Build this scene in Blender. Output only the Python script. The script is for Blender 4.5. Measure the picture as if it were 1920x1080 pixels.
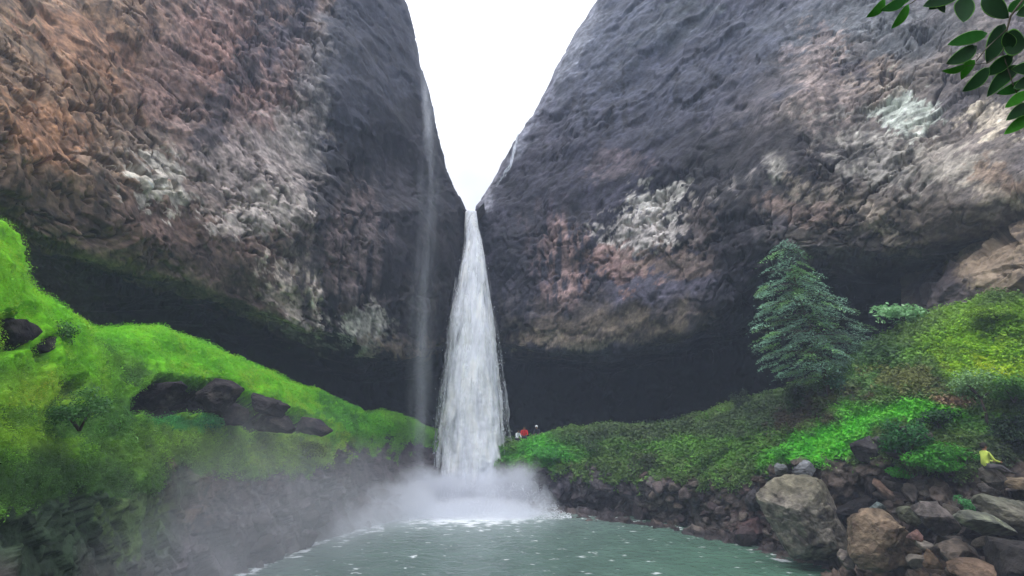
import bpy, math, random
import numpy as np
from mathutils import Vector, noise as mnoise
random.seed(7); rng = np.random.default_rng(11)
for o in list(bpy.data.objects): bpy.data.objects.remove(o)
S = bpy.context.scene; C = S.collection
R = math.radians
# ------------------------------------------------------------ camera, sky, sun, exposure
CAMZ, PITCH, F = 6.5, R(14), 960.0
cd = bpy.data.cameras.new('camera'); cam = bpy.data.objects.new('camera', cd); C.objects.link(cam)
cd.sensor_width = 36; cd.lens = 18; cd.clip_start = 0.05; cd.clip_end = 2000
cam.location = (0, 0, CAMZ); cam.rotation_euler = (R(90) + PITCH, 0, 0); S.camera = cam
w = bpy.data.worlds.new('World'); S.world = w; w.use_nodes = True
nt = w.node_tree; nt.nodes.clear()
out = nt.nodes.new('ShaderNodeOutputWorld'); bg = nt.nodes.new('ShaderNodeBackground')
sky = nt.nodes.new('ShaderNodeTexSky'); sky.sky_type = 'NISHITA'; sky.sun_disc = False
SUN_EL, SUN_AZ = R(66), R(225)
sky.sun_elevation = SUN_EL; sky.sun_rotation = SUN_AZ
hs = nt.nodes.new('ShaderNodeHueSaturation'); hs.inputs['Saturation'].default_value = 0.25
tc = nt.nodes.new('ShaderNodeTexCoord'); sp = nt.nodes.new('ShaderNodeSeparateXYZ')
nt.links.new(tc.outputs['Generated'], sp.inputs[0])
mr = nt.nodes.new('ShaderNodeMapRange'); mr.inputs['From Min'].default_value = 0.0; mr.inputs['From Max'].default_value = 1
mr.inputs['To Min'].default_value = 0.34; mr.inputs['To Max'].default_value = 1.25
zz = nt.nodes.new('ShaderNodeMath'); zz.operation = 'POWER'; zz.inputs[1].default_value = 2.0; zz.use_clamp = True
mx0 = nt.nodes.new('ShaderNodeMath'); mx0.operation = 'MAXIMUM'; mx0.inputs[1].default_value = 0; nt.links.new(sp.outputs['Z'], mx0.inputs[0])
nt.links.new(mx0.outputs[0], zz.inputs[0]); nt.links.new(zz.outputs[0], mr.inputs['Value'])
nz = nt.nodes.new('ShaderNodeTexNoise'); nz.inputs['Scale'].default_value = 2.2; nz.inputs['Detail'].default_value = 4
nt.links.new(tc.outputs['Generated'], nz.inputs['Vector'])
nr = nt.nodes.new('ShaderNodeMapRange'); nr.inputs['From Min'].default_value = .36; nr.inputs['From Max'].default_value = .62
nr.inputs['To Min'].default_value = .5; nr.inputs['To Max'].default_value = 1.12
nt.links.new(nz.outputs['Fac'], nr.inputs['Value'])
cl = nt.nodes.new('ShaderNodeMixRGB'); cl.blend_type = 'MIX'; cl.inputs[0].default_value = .8
nt.links.new(sky.outputs[0], hs.inputs['Color']); nt.links.new(hs.outputs[0], cl.inputs[1])
ov = nt.nodes.new('ShaderNodeVectorMath'); ov.operation = 'SCALE'; ov.inputs[0].default_value = (14.6, 15.0, 16.6)
mm = nt.nodes.new('ShaderNodeMath'); mm.operation = 'MULTIPLY'
nt.links.new(mr.outputs[0], mm.inputs[0]); nt.links.new(nr.outputs[0], mm.inputs[1]); nt.links.new(mm.outputs[0], ov.inputs['Scale'])
nt.links.new(ov.outputs[0], cl.inputs[2]); nt.links.new(cl.outputs[0], bg.inputs['Color'])
bg.inputs['Strength'].default_value = 0.12
nt.links.new(bg.outputs[0], out.inputs['Surface'])
sl = bpy.data.lights.new('sun', 'SUN'); sun = bpy.data.objects.new('sun', sl); C.objects.link(sun)
sl.energy = 1.15; sl.angle = R(38); sl.color = (1, .97, .93)
sun.rotation_euler = (R(90) - SUN_EL, 0, R(180) - SUN_AZ + R(0))
S.view_settings.view_transform = 'Standard'; S.view_settings.look = 'None'
S.view_settings.exposure = 0.85; S.view_settings.gamma = 1; S.view_settings.use_curve_mapping = False
cy = S.cycles
cy.max_bounces = 6; cy.diffuse_bounces = 3; cy.glossy_bounces = 2; cy.transmission_bounces = 2
cy.volume_bounces = 5; cy.transparent_max_bounces = 12; cy.volume_step_rate = 1.0; cy.volume_max_steps = 256
cy.use_denoising = True

# ------------------------------------------------------------ pixel <-> world
cP, sP = math.cos(PITCH), math.sin(PITCH)
def unp(px, py, Y):
    px = np.asarray(px, float); py = np.asarray(py, float); Y = np.asarray(Y, float)
    a = (px - 960) / F; b = (540 - py) / F
    k = Y / (cP - b * sP)
    return np.stack([a * k, k * (cP - b * sP), CAMZ + k * (sP + b * cP)], -1)
def U(px, py, Y): return Vector(unp(px, py, Y).tolist())
def proj(P):
    x, y, z = P[..., 0], P[..., 1], P[..., 2] - CAMZ
    d = np.maximum(y * cP + z * sP, .05); v = -y * sP + z * cP
    return 960 + F * x / d, 540 - F * v / d
def water_Y(py): return CAMZ / np.tan(np.arctan((np.asarray(py, float) - 540) / F) - PITCH)
# ------------------------------------------------------------ numpy noise
PERM = rng.permutation(4096).astype(np.int64)
GR = rng.normal(size=(4096, 3)); GR /= np.linalg.norm(GR, axis=1)[:, None]
RV = rng.random((4096, 4))
def hsh(i, j, k): return PERM[(PERM[(PERM[i & 4095] + j) & 4095] + k) & 4095]
def perlin(p):
    i = np.floor(p).astype(np.int64); f = p - i; u = f * f * f * (f * (f * 6 - 15) + 10)
    r = 0
    for dx in (0, 1):
        for dy in (0, 1):
            for dz in (0, 1):
                g = GR[hsh(i[..., 0] + dx, i[..., 1] + dy, i[..., 2] + dz)]
                d = g[..., 0] * (f[..., 0] - dx) + g[..., 1] * (f[..., 1] - dy) + g[..., 2] * (f[..., 2] - dz)
                r = r + d * (u[..., 0] if dx else 1 - u[..., 0]) * (u[..., 1] if dy else 1 - u[..., 1]) * (u[..., 2] if dz else 1 - u[..., 2])
    return r * 1.5
def fbm(p, o=4, g=.5, ridged=False):
    r, a, s = 0, 1, 0
    for k in range(o):
        n = perlin(p * (2 ** k) + 17.3 * k)
        if ridged: n = 1 - 2 * np.abs(n)
        r = r + a * n; s += a; a *= g
    return r / s
def facets(p, tilt=.8, off=.6):
    """each Voronoi cell is a tilted plane: the broken blocks of a rock face; returns (height, edge distance, cell random)"""
    i = np.floor(p).astype(np.int64); sh = p.shape[:-1]
    b1 = np.full(sh, 9.); b2 = np.full(sh, 9.); h = np.zeros(sh); rr = np.zeros(sh)
    for dx in (-1, 0, 1):
        for dy in (-1, 0, 1):
            for dz in (-1, 0, 1):
                c = hsh(i[..., 0] + dx, i[..., 1] + dy, i[..., 2] + dz)
                q = RV[c]; v = p - (i + np.array([dx, dy, dz]) + q[..., :3])
                d = (v * v).sum(-1)
                nearer = d < b1
                b2 = np.where(nearer, b1, np.minimum(b2, d)); b1 = np.where(nearer, d, b1)
                g = GR[(c + 77) & 4095]
                h = np.where(nearer, (v * g).sum(-1) * tilt + (q[..., 3] - .5) * off, h); rr = np.where(nearer, q[..., 3], rr)
    return h, np.sqrt(b2) - np.sqrt(b1), rr
def ss(a, b, x):
    t = np.clip((x - a) / (b - a), 0, 1); return t * t * (3 - 2 * t)
def lin(c):
    c = np.asarray(c, float) / 255; return np.where(c <= .04045, c / 12.92, ((c + .055) / 1.055) ** 2.4)
def blur(a, n=3, it=2, axis=0):
    for _ in range(it):
        p = np.pad(a, [(n, n) if k == axis else (0, 0) for k in range(a.ndim)], mode='edge')
        c = np.cumsum(p, axis=axis); L = a.shape[axis]; w_ = 2 * n + 1
        z = np.concatenate([np.zeros_like(np.take(c, [0], axis)), c], axis)
        a = (np.take(z, range(w_, w_ + L), axis) - np.take(z, range(0, L), axis)) / w_
    return a
def tab(pts, x):
    pts = np.asarray(pts, float); return np.interp(x, pts[:, 0], pts[:, 1])
# ------------------------------------------------------------ objects
def tag(o, label=None, cat=None, group=None, kind=None):
    if label: o['label'] = label
    if cat: o['category'] = cat
    if group: o['group'] = group
    if kind: o['kind'] = kind
    return o
def empty(name, loc, label=None, cat=None, group=None):
    o = bpy.data.objects.new(name, None); C.objects.link(o); o.location = loc; o.empty_display_size = .2
    return tag(o, label, cat, group)
def mesh_obj(name, V, Fc, mat, parent=None, col=None, smooth=True):
    me = bpy.data.meshes.new(name)
    V = np.asarray(V, np.float32).reshape(-1, 3)
    if isinstance(Fc, np.ndarray):
        n, k = Fc.shape
        me.vertices.add(len(V)); me.vertices.foreach_set('co', V.ravel())
        me.loops.add(n * k); me.loops.foreach_set('vertex_index', Fc.astype(np.int32).ravel())
        me.polygons.add(n); me.polygons.foreach_set('loop_start', np.arange(0, n * k, k, dtype=np.int32))
        me.polygons.foreach_set('loop_total', np.full(n, k, np.int32))
        me.update(calc_edges=True)
    else:
        me.from_pydata([tuple(v) for v in V.tolist()], [], Fc)
    if col is not None:
        a = me.color_attributes.new('Col', 'FLOAT_COLOR', 'POINT')
        c4 = np.ones((len(V), 4), np.float32); c4[:, :3] = np.asarray(col).reshape(-1, 3); a.data.foreach_set('color', c4.ravel())
    me.polygons.foreach_set('use_smooth', np.full(len(me.polygons), smooth))
    me.materials.append(mat)
    o = bpy.data.objects.new(name, me); C.objects.link(o)
    if parent: o.parent = parent
    return o
def grid_faces(nr, nc):
    i = np.arange(nr * nc).reshape(nr, nc)
    return np.stack([i[:-1, :-1], i[1:, :-1], i[1:, 1:], i[:-1, 1:]], -1).reshape(-1, 4)
def grid_normals(P):
    n = np.cross(np.gradient(P, axis=1), np.gradient(P, axis=0)); n /= np.linalg.norm(n, axis=-1)[..., None] + 1e-9
    return n
def tube(pts, rad, n=6):
    """tapered tube through pts; returns V, F"""
    V, Fc = [], []
    pts = [Vector(p) for p in pts]
    for i, p in enumerate(pts):
        d = (pts[min(i + 1, len(pts) - 1)] - pts[max(i - 1, 0)]).normalized()
        a = d.orthogonal().normalized(); b = d.cross(a)
        r = float(rad[i]) if hasattr(rad, '__len__') else rad
        for k in range(n):
            t = 2 * math.pi * k / n; V.append(p + r * (math.cos(t) * a + math.sin(t) * b))
    for i in range(len(pts) - 1):
        for k in range(n):
            Fc.append([i * n + k, i * n + (k + 1) % n, (i + 1) * n + (k + 1) % n, (i + 1) * n + k])
    Fc.append(list(range(n))[::-1]); Fc.append([(len(pts) - 1) * n + k for k in range(n)])
    return V, Fc
# ------------------------------------------------------------ materials
def base_mat(name):
    m = bpy.data.materials.new(name); m.use_nodes = True
    return m, m.node_tree, m.node_tree.nodes['Principled BSDF']
def rock_mat(name, rough=.72, crack=.35, bscale=3.0, bstr=.5, color=None, stretch=(1, 1, 1), var=.45, dist=.12, spec=.5):
    m, t, p = base_mat(name); N, L = t.nodes, t.links
    tcn = N.new('ShaderNodeTexCoord'); mp = N.new('ShaderNodeMapping'); mp.inputs['Scale'].default_value = stretch
    L.new(tcn.outputs['Object'], mp.inputs[0])
    n1 = N.new('ShaderNodeTexNoise'); n1.inputs['Scale'].default_value = bscale; n1.inputs['Detail'].default_value = 8; n1.inputs['Roughness'].default_value = .65
    n2 = N.new('ShaderNodeTexVoronoi'); n2.feature = 'DISTANCE_TO_EDGE'; n2.inputs['Scale'].default_value = bscale * .8
    n3 = N.new('ShaderNodeTexNoise'); n3.inputs['Scale'].default_value = bscale * .35; n3.inputs['Detail'].default_value = 5
    wd = N.new('ShaderNodeVectorMath'); wd.operation = 'ADD'; sc = N.new('ShaderNodeVectorMath'); sc.operation = 'SCALE'; sc.inputs['Scale'].default_value = .5
    L.new(mp.outputs[0], n1.inputs['Vector']); L.new(mp.outputs[0], n3.inputs['Vector'])
    L.new(n3.outputs['Color'], sc.inputs[0]); L.new(sc.outputs[0], wd.inputs[0]); L.new(mp.outputs[0], wd.inputs[1]); L.new(wd.outputs[0], n2.inputs['Vector'])
    cr = N.new('ShaderNodeMapRange'); cr.inputs['From Min'].default_value = 0; cr.inputs['From Max'].default_value = .12
    L.new(n2.outputs['Distance'], cr.inputs['Value'])
    ad = N.new('ShaderNodeMath'); ad.operation = 'MULTIPLY_ADD'; ad.inputs[1].default_value = crack
    L.new(cr.outputs[0], ad.inputs[0]); L.new(n1.outputs['Fac'], ad.inputs[2])
    bp = N.new('ShaderNodeBump'); bp.inputs['Strength'].default_value = bstr; bp.inputs['Distance'].default_value = dist
    L.new(ad.outputs[0], bp.inputs['Height']); L.new(bp.outputs[0], p.inputs['Normal'])
    v = N.new('ShaderNodeMapRange'); v.inputs['From Min'].default_value = .3; v.inputs['From Max'].default_value = .7
    v.inputs['To Min'].default_value = 1 - var; v.inputs['To Max'].default_value = 1 + var
    L.new(n1.outputs['Fac'], v.inputs['Value'])
    mx = N.new('ShaderNodeVectorMath'); mx.operation = 'SCALE'
    if color is None:
        at = N.new('ShaderNodeAttribute'); at.attribute_name = 'Col'; L.new(at.outputs['Color'], mx.inputs[0])
    else:
        rp = N.new('ShaderNodeMixRGB'); L.new(n3.outputs['Fac'], rp.inputs[0])
        c = lin(color); rp.inputs[1].default_value = (*(c * .75), 1); rp.inputs[2].default_value = (*(c * 1.25), 1)
        L.new(rp.outputs[0], mx.inputs[0])
    L.new(v.outputs[0], mx.inputs['Scale']); L.new(mx.outputs[0], p.inputs['Base Color'])
    rr = N.new('ShaderNodeMapRange'); rr.inputs['To Min'].default_value = rough - .15; rr.inputs['To Max'].default_value = min(1, rough + .15)
    L.new(n3.outputs['Fac'], rr.inputs['Value']); L.new(rr.outputs[0], p.inputs['Roughness'])
    p.inputs['Specular IOR Level'].default_value = spec
    return m
M = {}
M['cliff'] = rock_mat('cliff_rock', .75, .1, 2.6, .55, var=.35, dist=.15, spec=.35)
M['bank'] = rock_mat('bank_ground', .85, .15, 4, .6, var=.4, dist=.1, spec=.2)
M['boulder'] = rock_mat('boulder_rock', .8, .05, 5, .8, var=.45, dist=.12, spec=.25)
def leaf_mat(name, color=None, rough=.5, trans=.3, spec=.3):
    m, t, p = base_mat(name); N, L = t.nodes, t.links
    p.inputs['Roughness'].default_value = rough; p.inputs['Specular IOR Level'].default_value = spec
    tr = N.new('ShaderNodeBsdfTranslucent'); mxs = N.new('ShaderNodeMixShader'); mxs.inputs[0].default_value = trans
    if color is None:
        at = N.new('ShaderNodeAttribute'); at.attribute_name = 'Col'; src = at.outputs['Color']
    else:
        tcn = N.new('ShaderNodeTexCoord'); n1 = N.new('ShaderNodeTexNoise'); n1.inputs['Scale'].default_value = 60
        L.new(tcn.outputs['Object'], n1.inputs['Vector']); rp = N.new('ShaderNodeMixRGB'); L.new(n1.outputs['Fac'], rp.inputs[0])
        c = lin(color); rp.inputs[1].default_value = (*(c * .7), 1); rp.inputs[2].default_value = (*(c * 1.3), 1); src = rp.outputs[0]
    L.new(src, p.inputs['Base Color']); L.new(src, tr.inputs['Color'])
    L.new(p.outputs[0], mxs.inputs[1]); L.new(tr.outputs[0], mxs.inputs[2])
    L.new(mxs.outputs[0], N['Material Output'].inputs['Surface'])
    return m
M['leaf'] = leaf_mat('leaves')
M['bark'] = rock_mat('bark', .9, .3, 9, .5, (70, 58, 50), (1, 1, .25), dist=.02)
def plain(name, color, rough=.8):
    m, t, p = base_mat(name); N, L = t.nodes, t.links
    n1 = N.new('ShaderNodeTexNoise'); n1.inputs['Scale'].default_value = 12; rp = N.new('ShaderNodeMixRGB'); L.new(n1.outputs['Fac'], rp.inputs[0])
    c = lin(color); rp.inputs[1].default_value = (*(c * .8), 1); rp.inputs[2].default_value = (*(c * 1.2), 1)
    L.new(rp.outputs[0], p.inputs['Base Color']); p.inputs['Roughness'].default_value = rough
    return m

# ------------------------------------------------------------ painting (rock and moss colours, with some shade and haze painted in)
KALB = 1.0; KC = .72
def paint(P, px, py, base, blobs, warp=28, Q=None):
    """blobs: (cx,cy,rx,ry,angle,colour,strength,mode)  mode: soft | patch | drip"""
    q = P * .35
    wx = fbm(q + 5, 5, .6) * warp * 2.2; wy = fbm(q + 50, 5, .6) * warp * 2.2
    n_patch = fbm((P if Q is None else Q) * 1.5 + 9, 5, .68)
    n_drip = fbm(P * np.array([1.3, 1.3, .12]) + 31, 4, .6)
    n_soft = fbm(P * .5 + 77, 4)
    col = np.broadcast_to(lin(base), P.shape).copy()
    for b in blobs:
        cx, cy_, rx, ry, ang, c, st, mode = b
        x = px + wx - cx; y = py + wy - cy_; t = R(ang)
        u = (x * math.cos(t) + y * math.sin(t)) / rx; v = (-x * math.sin(t) + y * math.cos(t)) / ry
        d = np.sqrt(u * u + v * v)
        if mode == 'soft': m = ss(1.3, .45, d + n_soft * .6 + n_patch * .12)
        elif mode == 'patch': m = ss(.24, .40, ss(1.5, .2, d) * .72 + n_patch * 1.25) * ss(1.5, 1.15, d)
        elif mode == 'edge': m = ss(1.08, .92, d * .9 + n_patch * .22)
        else: m = ss(1.3, .7, d) * ss(-.12, .12, n_drip + .04)
        m = (m * st)[..., None]
        col = col * (1 - m) + lin(c) * m
    return col * KALB

# ============================================================ THE SETTING: cliffs
def smooth_zone(x, y):
    return np.maximum(ss(1.2, .6, np.hypot((x - 1260) / 300, (y - 90) / 210)), ss(1.2, .6, np.hypot((x - 740) / 110, (y - 150) / 300)))
def build_cliff(name, side, nr, nc, lipPY, lipY, ceilPY, edge, far_px, base, blobs, along, nwrap, faceY, label_seed):
    # t: rows, s: columns from far (off-frame) side to the notch edge
    tf = np.concatenate([np.linspace(0, 1, int(nr * .66), endpoint=False), np.linspace(1, 1.6, int(nr * .17), endpoint=False), np.linspace(1.6, 2, nr - int(nr * .66) - int(nr * .17))])
    s = np.linspace(0, 1, nc)
    Sg, T = np.meshgrid(s, tf)
    # first guess px, py
    px = far_px + Sg * (edge(300) - far_px)
    for _ in range(4):
        lp = lipPY(px); cp = ceilPY(px)
        py = np.where(T < 1, -330 + T * (lp + 330), np.where(T < 1.6, lp + (T - 1) / .6 * (cp - lp), cp + (T - 1.6) / .4 * (930 - cp)))
        e = edge(py); px = far_px + Sg * (e - far_px)
    fr = ss(.86, 1.0, Sg) ** 2
    dY = np.where(T < 1, faceY(T), np.where(T < 1.6, (T - 1) / .6 * 8.5, 8.5 + (T - 1.6) / .4 * 1.5))
    dY = np.where(T > 1, dY * (1 - ss(.82, 1, Sg) * .55), dY)
    Y = lipY(px) + dY + fr * 2.0
    # wrap columns: the rock turns away behind its own silhouette
    ws = np.linspace(0, 1, nwrap + 1)[1:]
    up = ss(430, 380, py[:, -1:])
    wpx = px[:, -1:] - side * (ws ** 1.5) * 60 * up + side * ws * 16 * (1 - up)
    wY = Y[:, -1:] + ws * 26 * up + ws * 4 * (1 - up)
    wpy = py[:, -1:] + 0 * ws
    px = np.concatenate([px, wpx], 1); py = np.concatenate([py, wpy], 1); Y = np.concatenate([Y, wY], 1)
    Y = blur(blur(Y, 4, 2, 0), 4, 2, 1); py = blur(py, 2, 2, 0)
    T2 = np.concatenate([T, np.repeat(T[:, -1:], nwrap, 1)], 1)
    P = unp(px, py, Y)
    n = grid_normals(P)
    n *= np.sign((n * (np.array([0, 0, CAMZ]) - P)).sum(-1).mean()) 
    # strata-stretched rock relief
    A = np.array(along) / np.linalg.norm(along)
    al = (P @ A)[..., None] * A; q = P - al * .4
    wv = np.stack([fbm(P * .25 + k * 13.7, 3) for k in range(3)], -1)
    h1, e1, r1 = facets(q * .32 + wv * .8, .8, .8)
    h2, e2, r2 = facets(q * .95 + wv * .4, .8, .6)
    h3, e3, r3 = facets(q * 2.4 + wv * .3, .8, .5)
    big = fbm(P * .09 + 3, 3)
    amp = ss(-.35, .25, fbm(P * .13 + 40, 3)); p0x, p0y = proj(P); amp = amp * (1 - .75 * smooth_zone(p0x, p0y))
    ck1 = np.abs(fbm(q * .22 + wv * .3 + 5, 4, .55)); ck2 = np.abs(fbm(q * .55 + 55, 4, .6))
    d = big * 1.5 + h1 * .34 + h2 * (.05 + .2 * amp) + h3 * (.03 + .06 * amp) + fbm(q * .4, 4, .45) * .6
    d -= .75 * ss(.028, 0, ck1) * amp + .4 * ss(.03, 0, ck2) * amp
    d -= .06 * (1 - ss(0, .08, e2)) * amp
    d -= .35 * (fbm(q * .35 + 91, 3) > .36) * ss(.36, .5, fbm(q * .35 + 91, 3))
    wt = 1 - .55 * np.concatenate([fr, np.repeat(fr[:, -1:], nwrap, 1)], 1) * (T2 < 1)
    P = P + n * d[..., None] * wt[..., None]
    ppx, ppy = proj(P)
    col = paint(P, ppx, ppy, base, blobs, Q=q)
    # dark fissures and block-to-block tint
    col *= (.82 + .36 * r2)[..., None] * (.9 + .2 * r3)[..., None]
    # streaks of grain
    g = fbm(q * 2.0 + 8, 5, .7)
    g2 = fbm(q * 5.5 + 3, 3, .7)
    col *= np.clip(1 + 1.2 * g + .8 * g2, .3, 2.2)[..., None]
    pale = ss(.16, .34, fbm(q * 1.1 + 61, 5, .72)) * ss(-.1, .3, fbm(P * .2 + 19, 2)) * (T2 < 1)
    col = col * (1 + .55 * pale[..., None])
    dark = ss(.14, .32, fbm(q * .8 + 161, 5, .72))
    col = col * (1 - .5 * dark[..., None])
    drip = ss(.06, .26, fbm(P * np.array([1.1, 1.1, .07]) + 44, 4, .65)) * ss(-.2, .25, fbm(P * .1 + 71, 2)) * (T2 < 1.05)
    col = col * (1 - .55 * drip[..., None])
    cave = ss(1.1, 1.5, T2)[..., None]  # shade of the overhang painted into the rock colour
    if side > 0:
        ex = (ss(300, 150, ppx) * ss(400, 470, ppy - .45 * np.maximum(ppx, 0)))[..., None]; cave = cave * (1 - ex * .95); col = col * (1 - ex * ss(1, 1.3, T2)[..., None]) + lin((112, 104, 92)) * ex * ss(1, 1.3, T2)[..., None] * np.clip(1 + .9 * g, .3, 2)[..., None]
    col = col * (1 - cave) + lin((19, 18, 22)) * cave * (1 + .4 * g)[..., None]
    lum = np.maximum(col @ np.array([.3, .55, .15]), .004)[..., None]
    col = (lum + (col - lum) * .86) * (lum / .2) ** .22 * KC
    nr_, nc_ = Y.shape
    o = mesh_obj(name, P, grid_faces(nr_, nc_), M['cliff'], col=np.clip(col, .004, .75))
    tag(o, kind='structure')
    return o
# --- left cliff
ledge = lambda py: tab([(-400, 690), (-80, 735), (0, 757), (80, 778), (150, 797), (215, 815), (270, 828), (320, 842), (360, 860), (395, 874), (460, 884), (560, 880), (700, 882), (930, 885)], py)
lLip = lambda px: tab([(-260, 330), (-60, 400), (40, 432), (150, 475), (300, 515), (430, 565), (560, 610), (700, 660), (760, 668), (820, 655), (885, 620)], px)
lLipY = lambda px: tab([(-260, 13), (-60, 17), (0, 18.5), (150, 22), (300, 26), (450, 30), (600, 34), (700, 37), (800, 40.5), (885, 44.2)], px)
lCeil = lambda px: tab([(-260, 400), (-60, 480), (40, 500), (150, 560), (300, 600), (430, 640), (560, 690), (700, 725), (885, 700)], px)
faceY = lambda f: np.interp(f, [0, .3, .55, .8, .93, 1], [9, 4.5, 1.6, -.5, -.7, 0])
LB = [
 (120, 150, 330, 330, 0, (158, 122, 88), .95, 'soft'), (60, 60, 120, 60, 0, (120, 98, 70), .6, 'patch'),
 (90, 250, 130, 60, 10, (176, 120, 74), .7, 'patch'), (150, 90, 120, 60, 30, (170, 118, 80), .7, 'patch'),
 (420, 150, 190, 190, 20, (158, 122, 115), .8, 'soft'), (410, 100, 70, 60, 30, (168, 122, 104), .5, 'patch'),
 (470, 210, 80, 40, 30, (150, 108, 96), .5, 'patch'), (80, 390, 180, 70, 10, (98, 80, 62), .75, 'soft'),
 (300, 440, 180, 60, 15, (108, 82, 72), .7, 'soft'), (250, 300, 110, 70, 30, (140, 125, 108), .6, 'patch'),
 (290, 350, 75, 55, 30, (205, 198, 182), .8, 'patch'), (500, 320, 190, 110, 15, (165, 152, 146), .8, 'soft'),
 (560, 250, 60, 90, 20, (182, 170, 162), .6, 'patch'), (500, 395, 120, 50, -15, (196, 184, 174), .7, 'patch'),
 (590, 530, 100, 110, 10, (212, 194, 178), .9, 'patch'), (640, 600, 70, 50, 20, (214, 200, 186), .9, 'patch'),
 (420, 520, 130, 40, 20, (92, 72, 66), .7, 'soft'), (560, 460, 60, 40, 0, (80, 70, 72), .7, 'patch'),
 (640, 490, 90, 170, 5, (46, 42, 50), .9, 'drip'), (455, 120, 30, 190, 28, (68, 64, 76), .7, 'patch'), (545, 60, 22, 110, 25, (70, 70, 90), .8, 'soft'),
 (600, 130, 50, 130, 15, (120, 118, 122), .7, 'soft'),
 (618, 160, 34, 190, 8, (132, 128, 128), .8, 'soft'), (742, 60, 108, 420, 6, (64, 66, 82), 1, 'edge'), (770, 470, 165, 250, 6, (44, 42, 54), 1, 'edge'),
 (630, 370, 60, 50, 0, (52, 50, 62), .8, 'patch'), (655, 470, 60, 140, 8, (128, 108, 104), .85, 'drip'),
 (700, 480, 50, 110, 5, (110, 96, 98), .6, 'drip'), (690, 620, 60, 45, 10, (190, 184, 172), .8, 'patch'),
 (760, 650, 80, 22, 0, (140, 122, 100), .7, 'patch'), (800, 590, 60, 70, 0, (74, 66, 66), .6, 'patch'),
 (840, 480, 40, 90, 0, (70, 62, 64), .5, 'patch'), (740, 360, 40, 60, 0, (90, 84, 92), .5, 'patch'),
 (330, 640, 470, 72, 21, (24, 24, 28), 1, 'edge'), (620, 752, 360, 78, 10, (20, 21, 26), 1, 'edge'), (120, 560, 120, 70, 20, (70, 66, 60), .8, 'soft'),  # near-black bands: shade under the lip painted in
]
build_cliff('cliff_left', 1, 470, 560, lLip, lLipY, lCeil, ledge, -260, (132, 108, 94), LB, (.75, .25, -.75), 30, faceY, 0)
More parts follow.
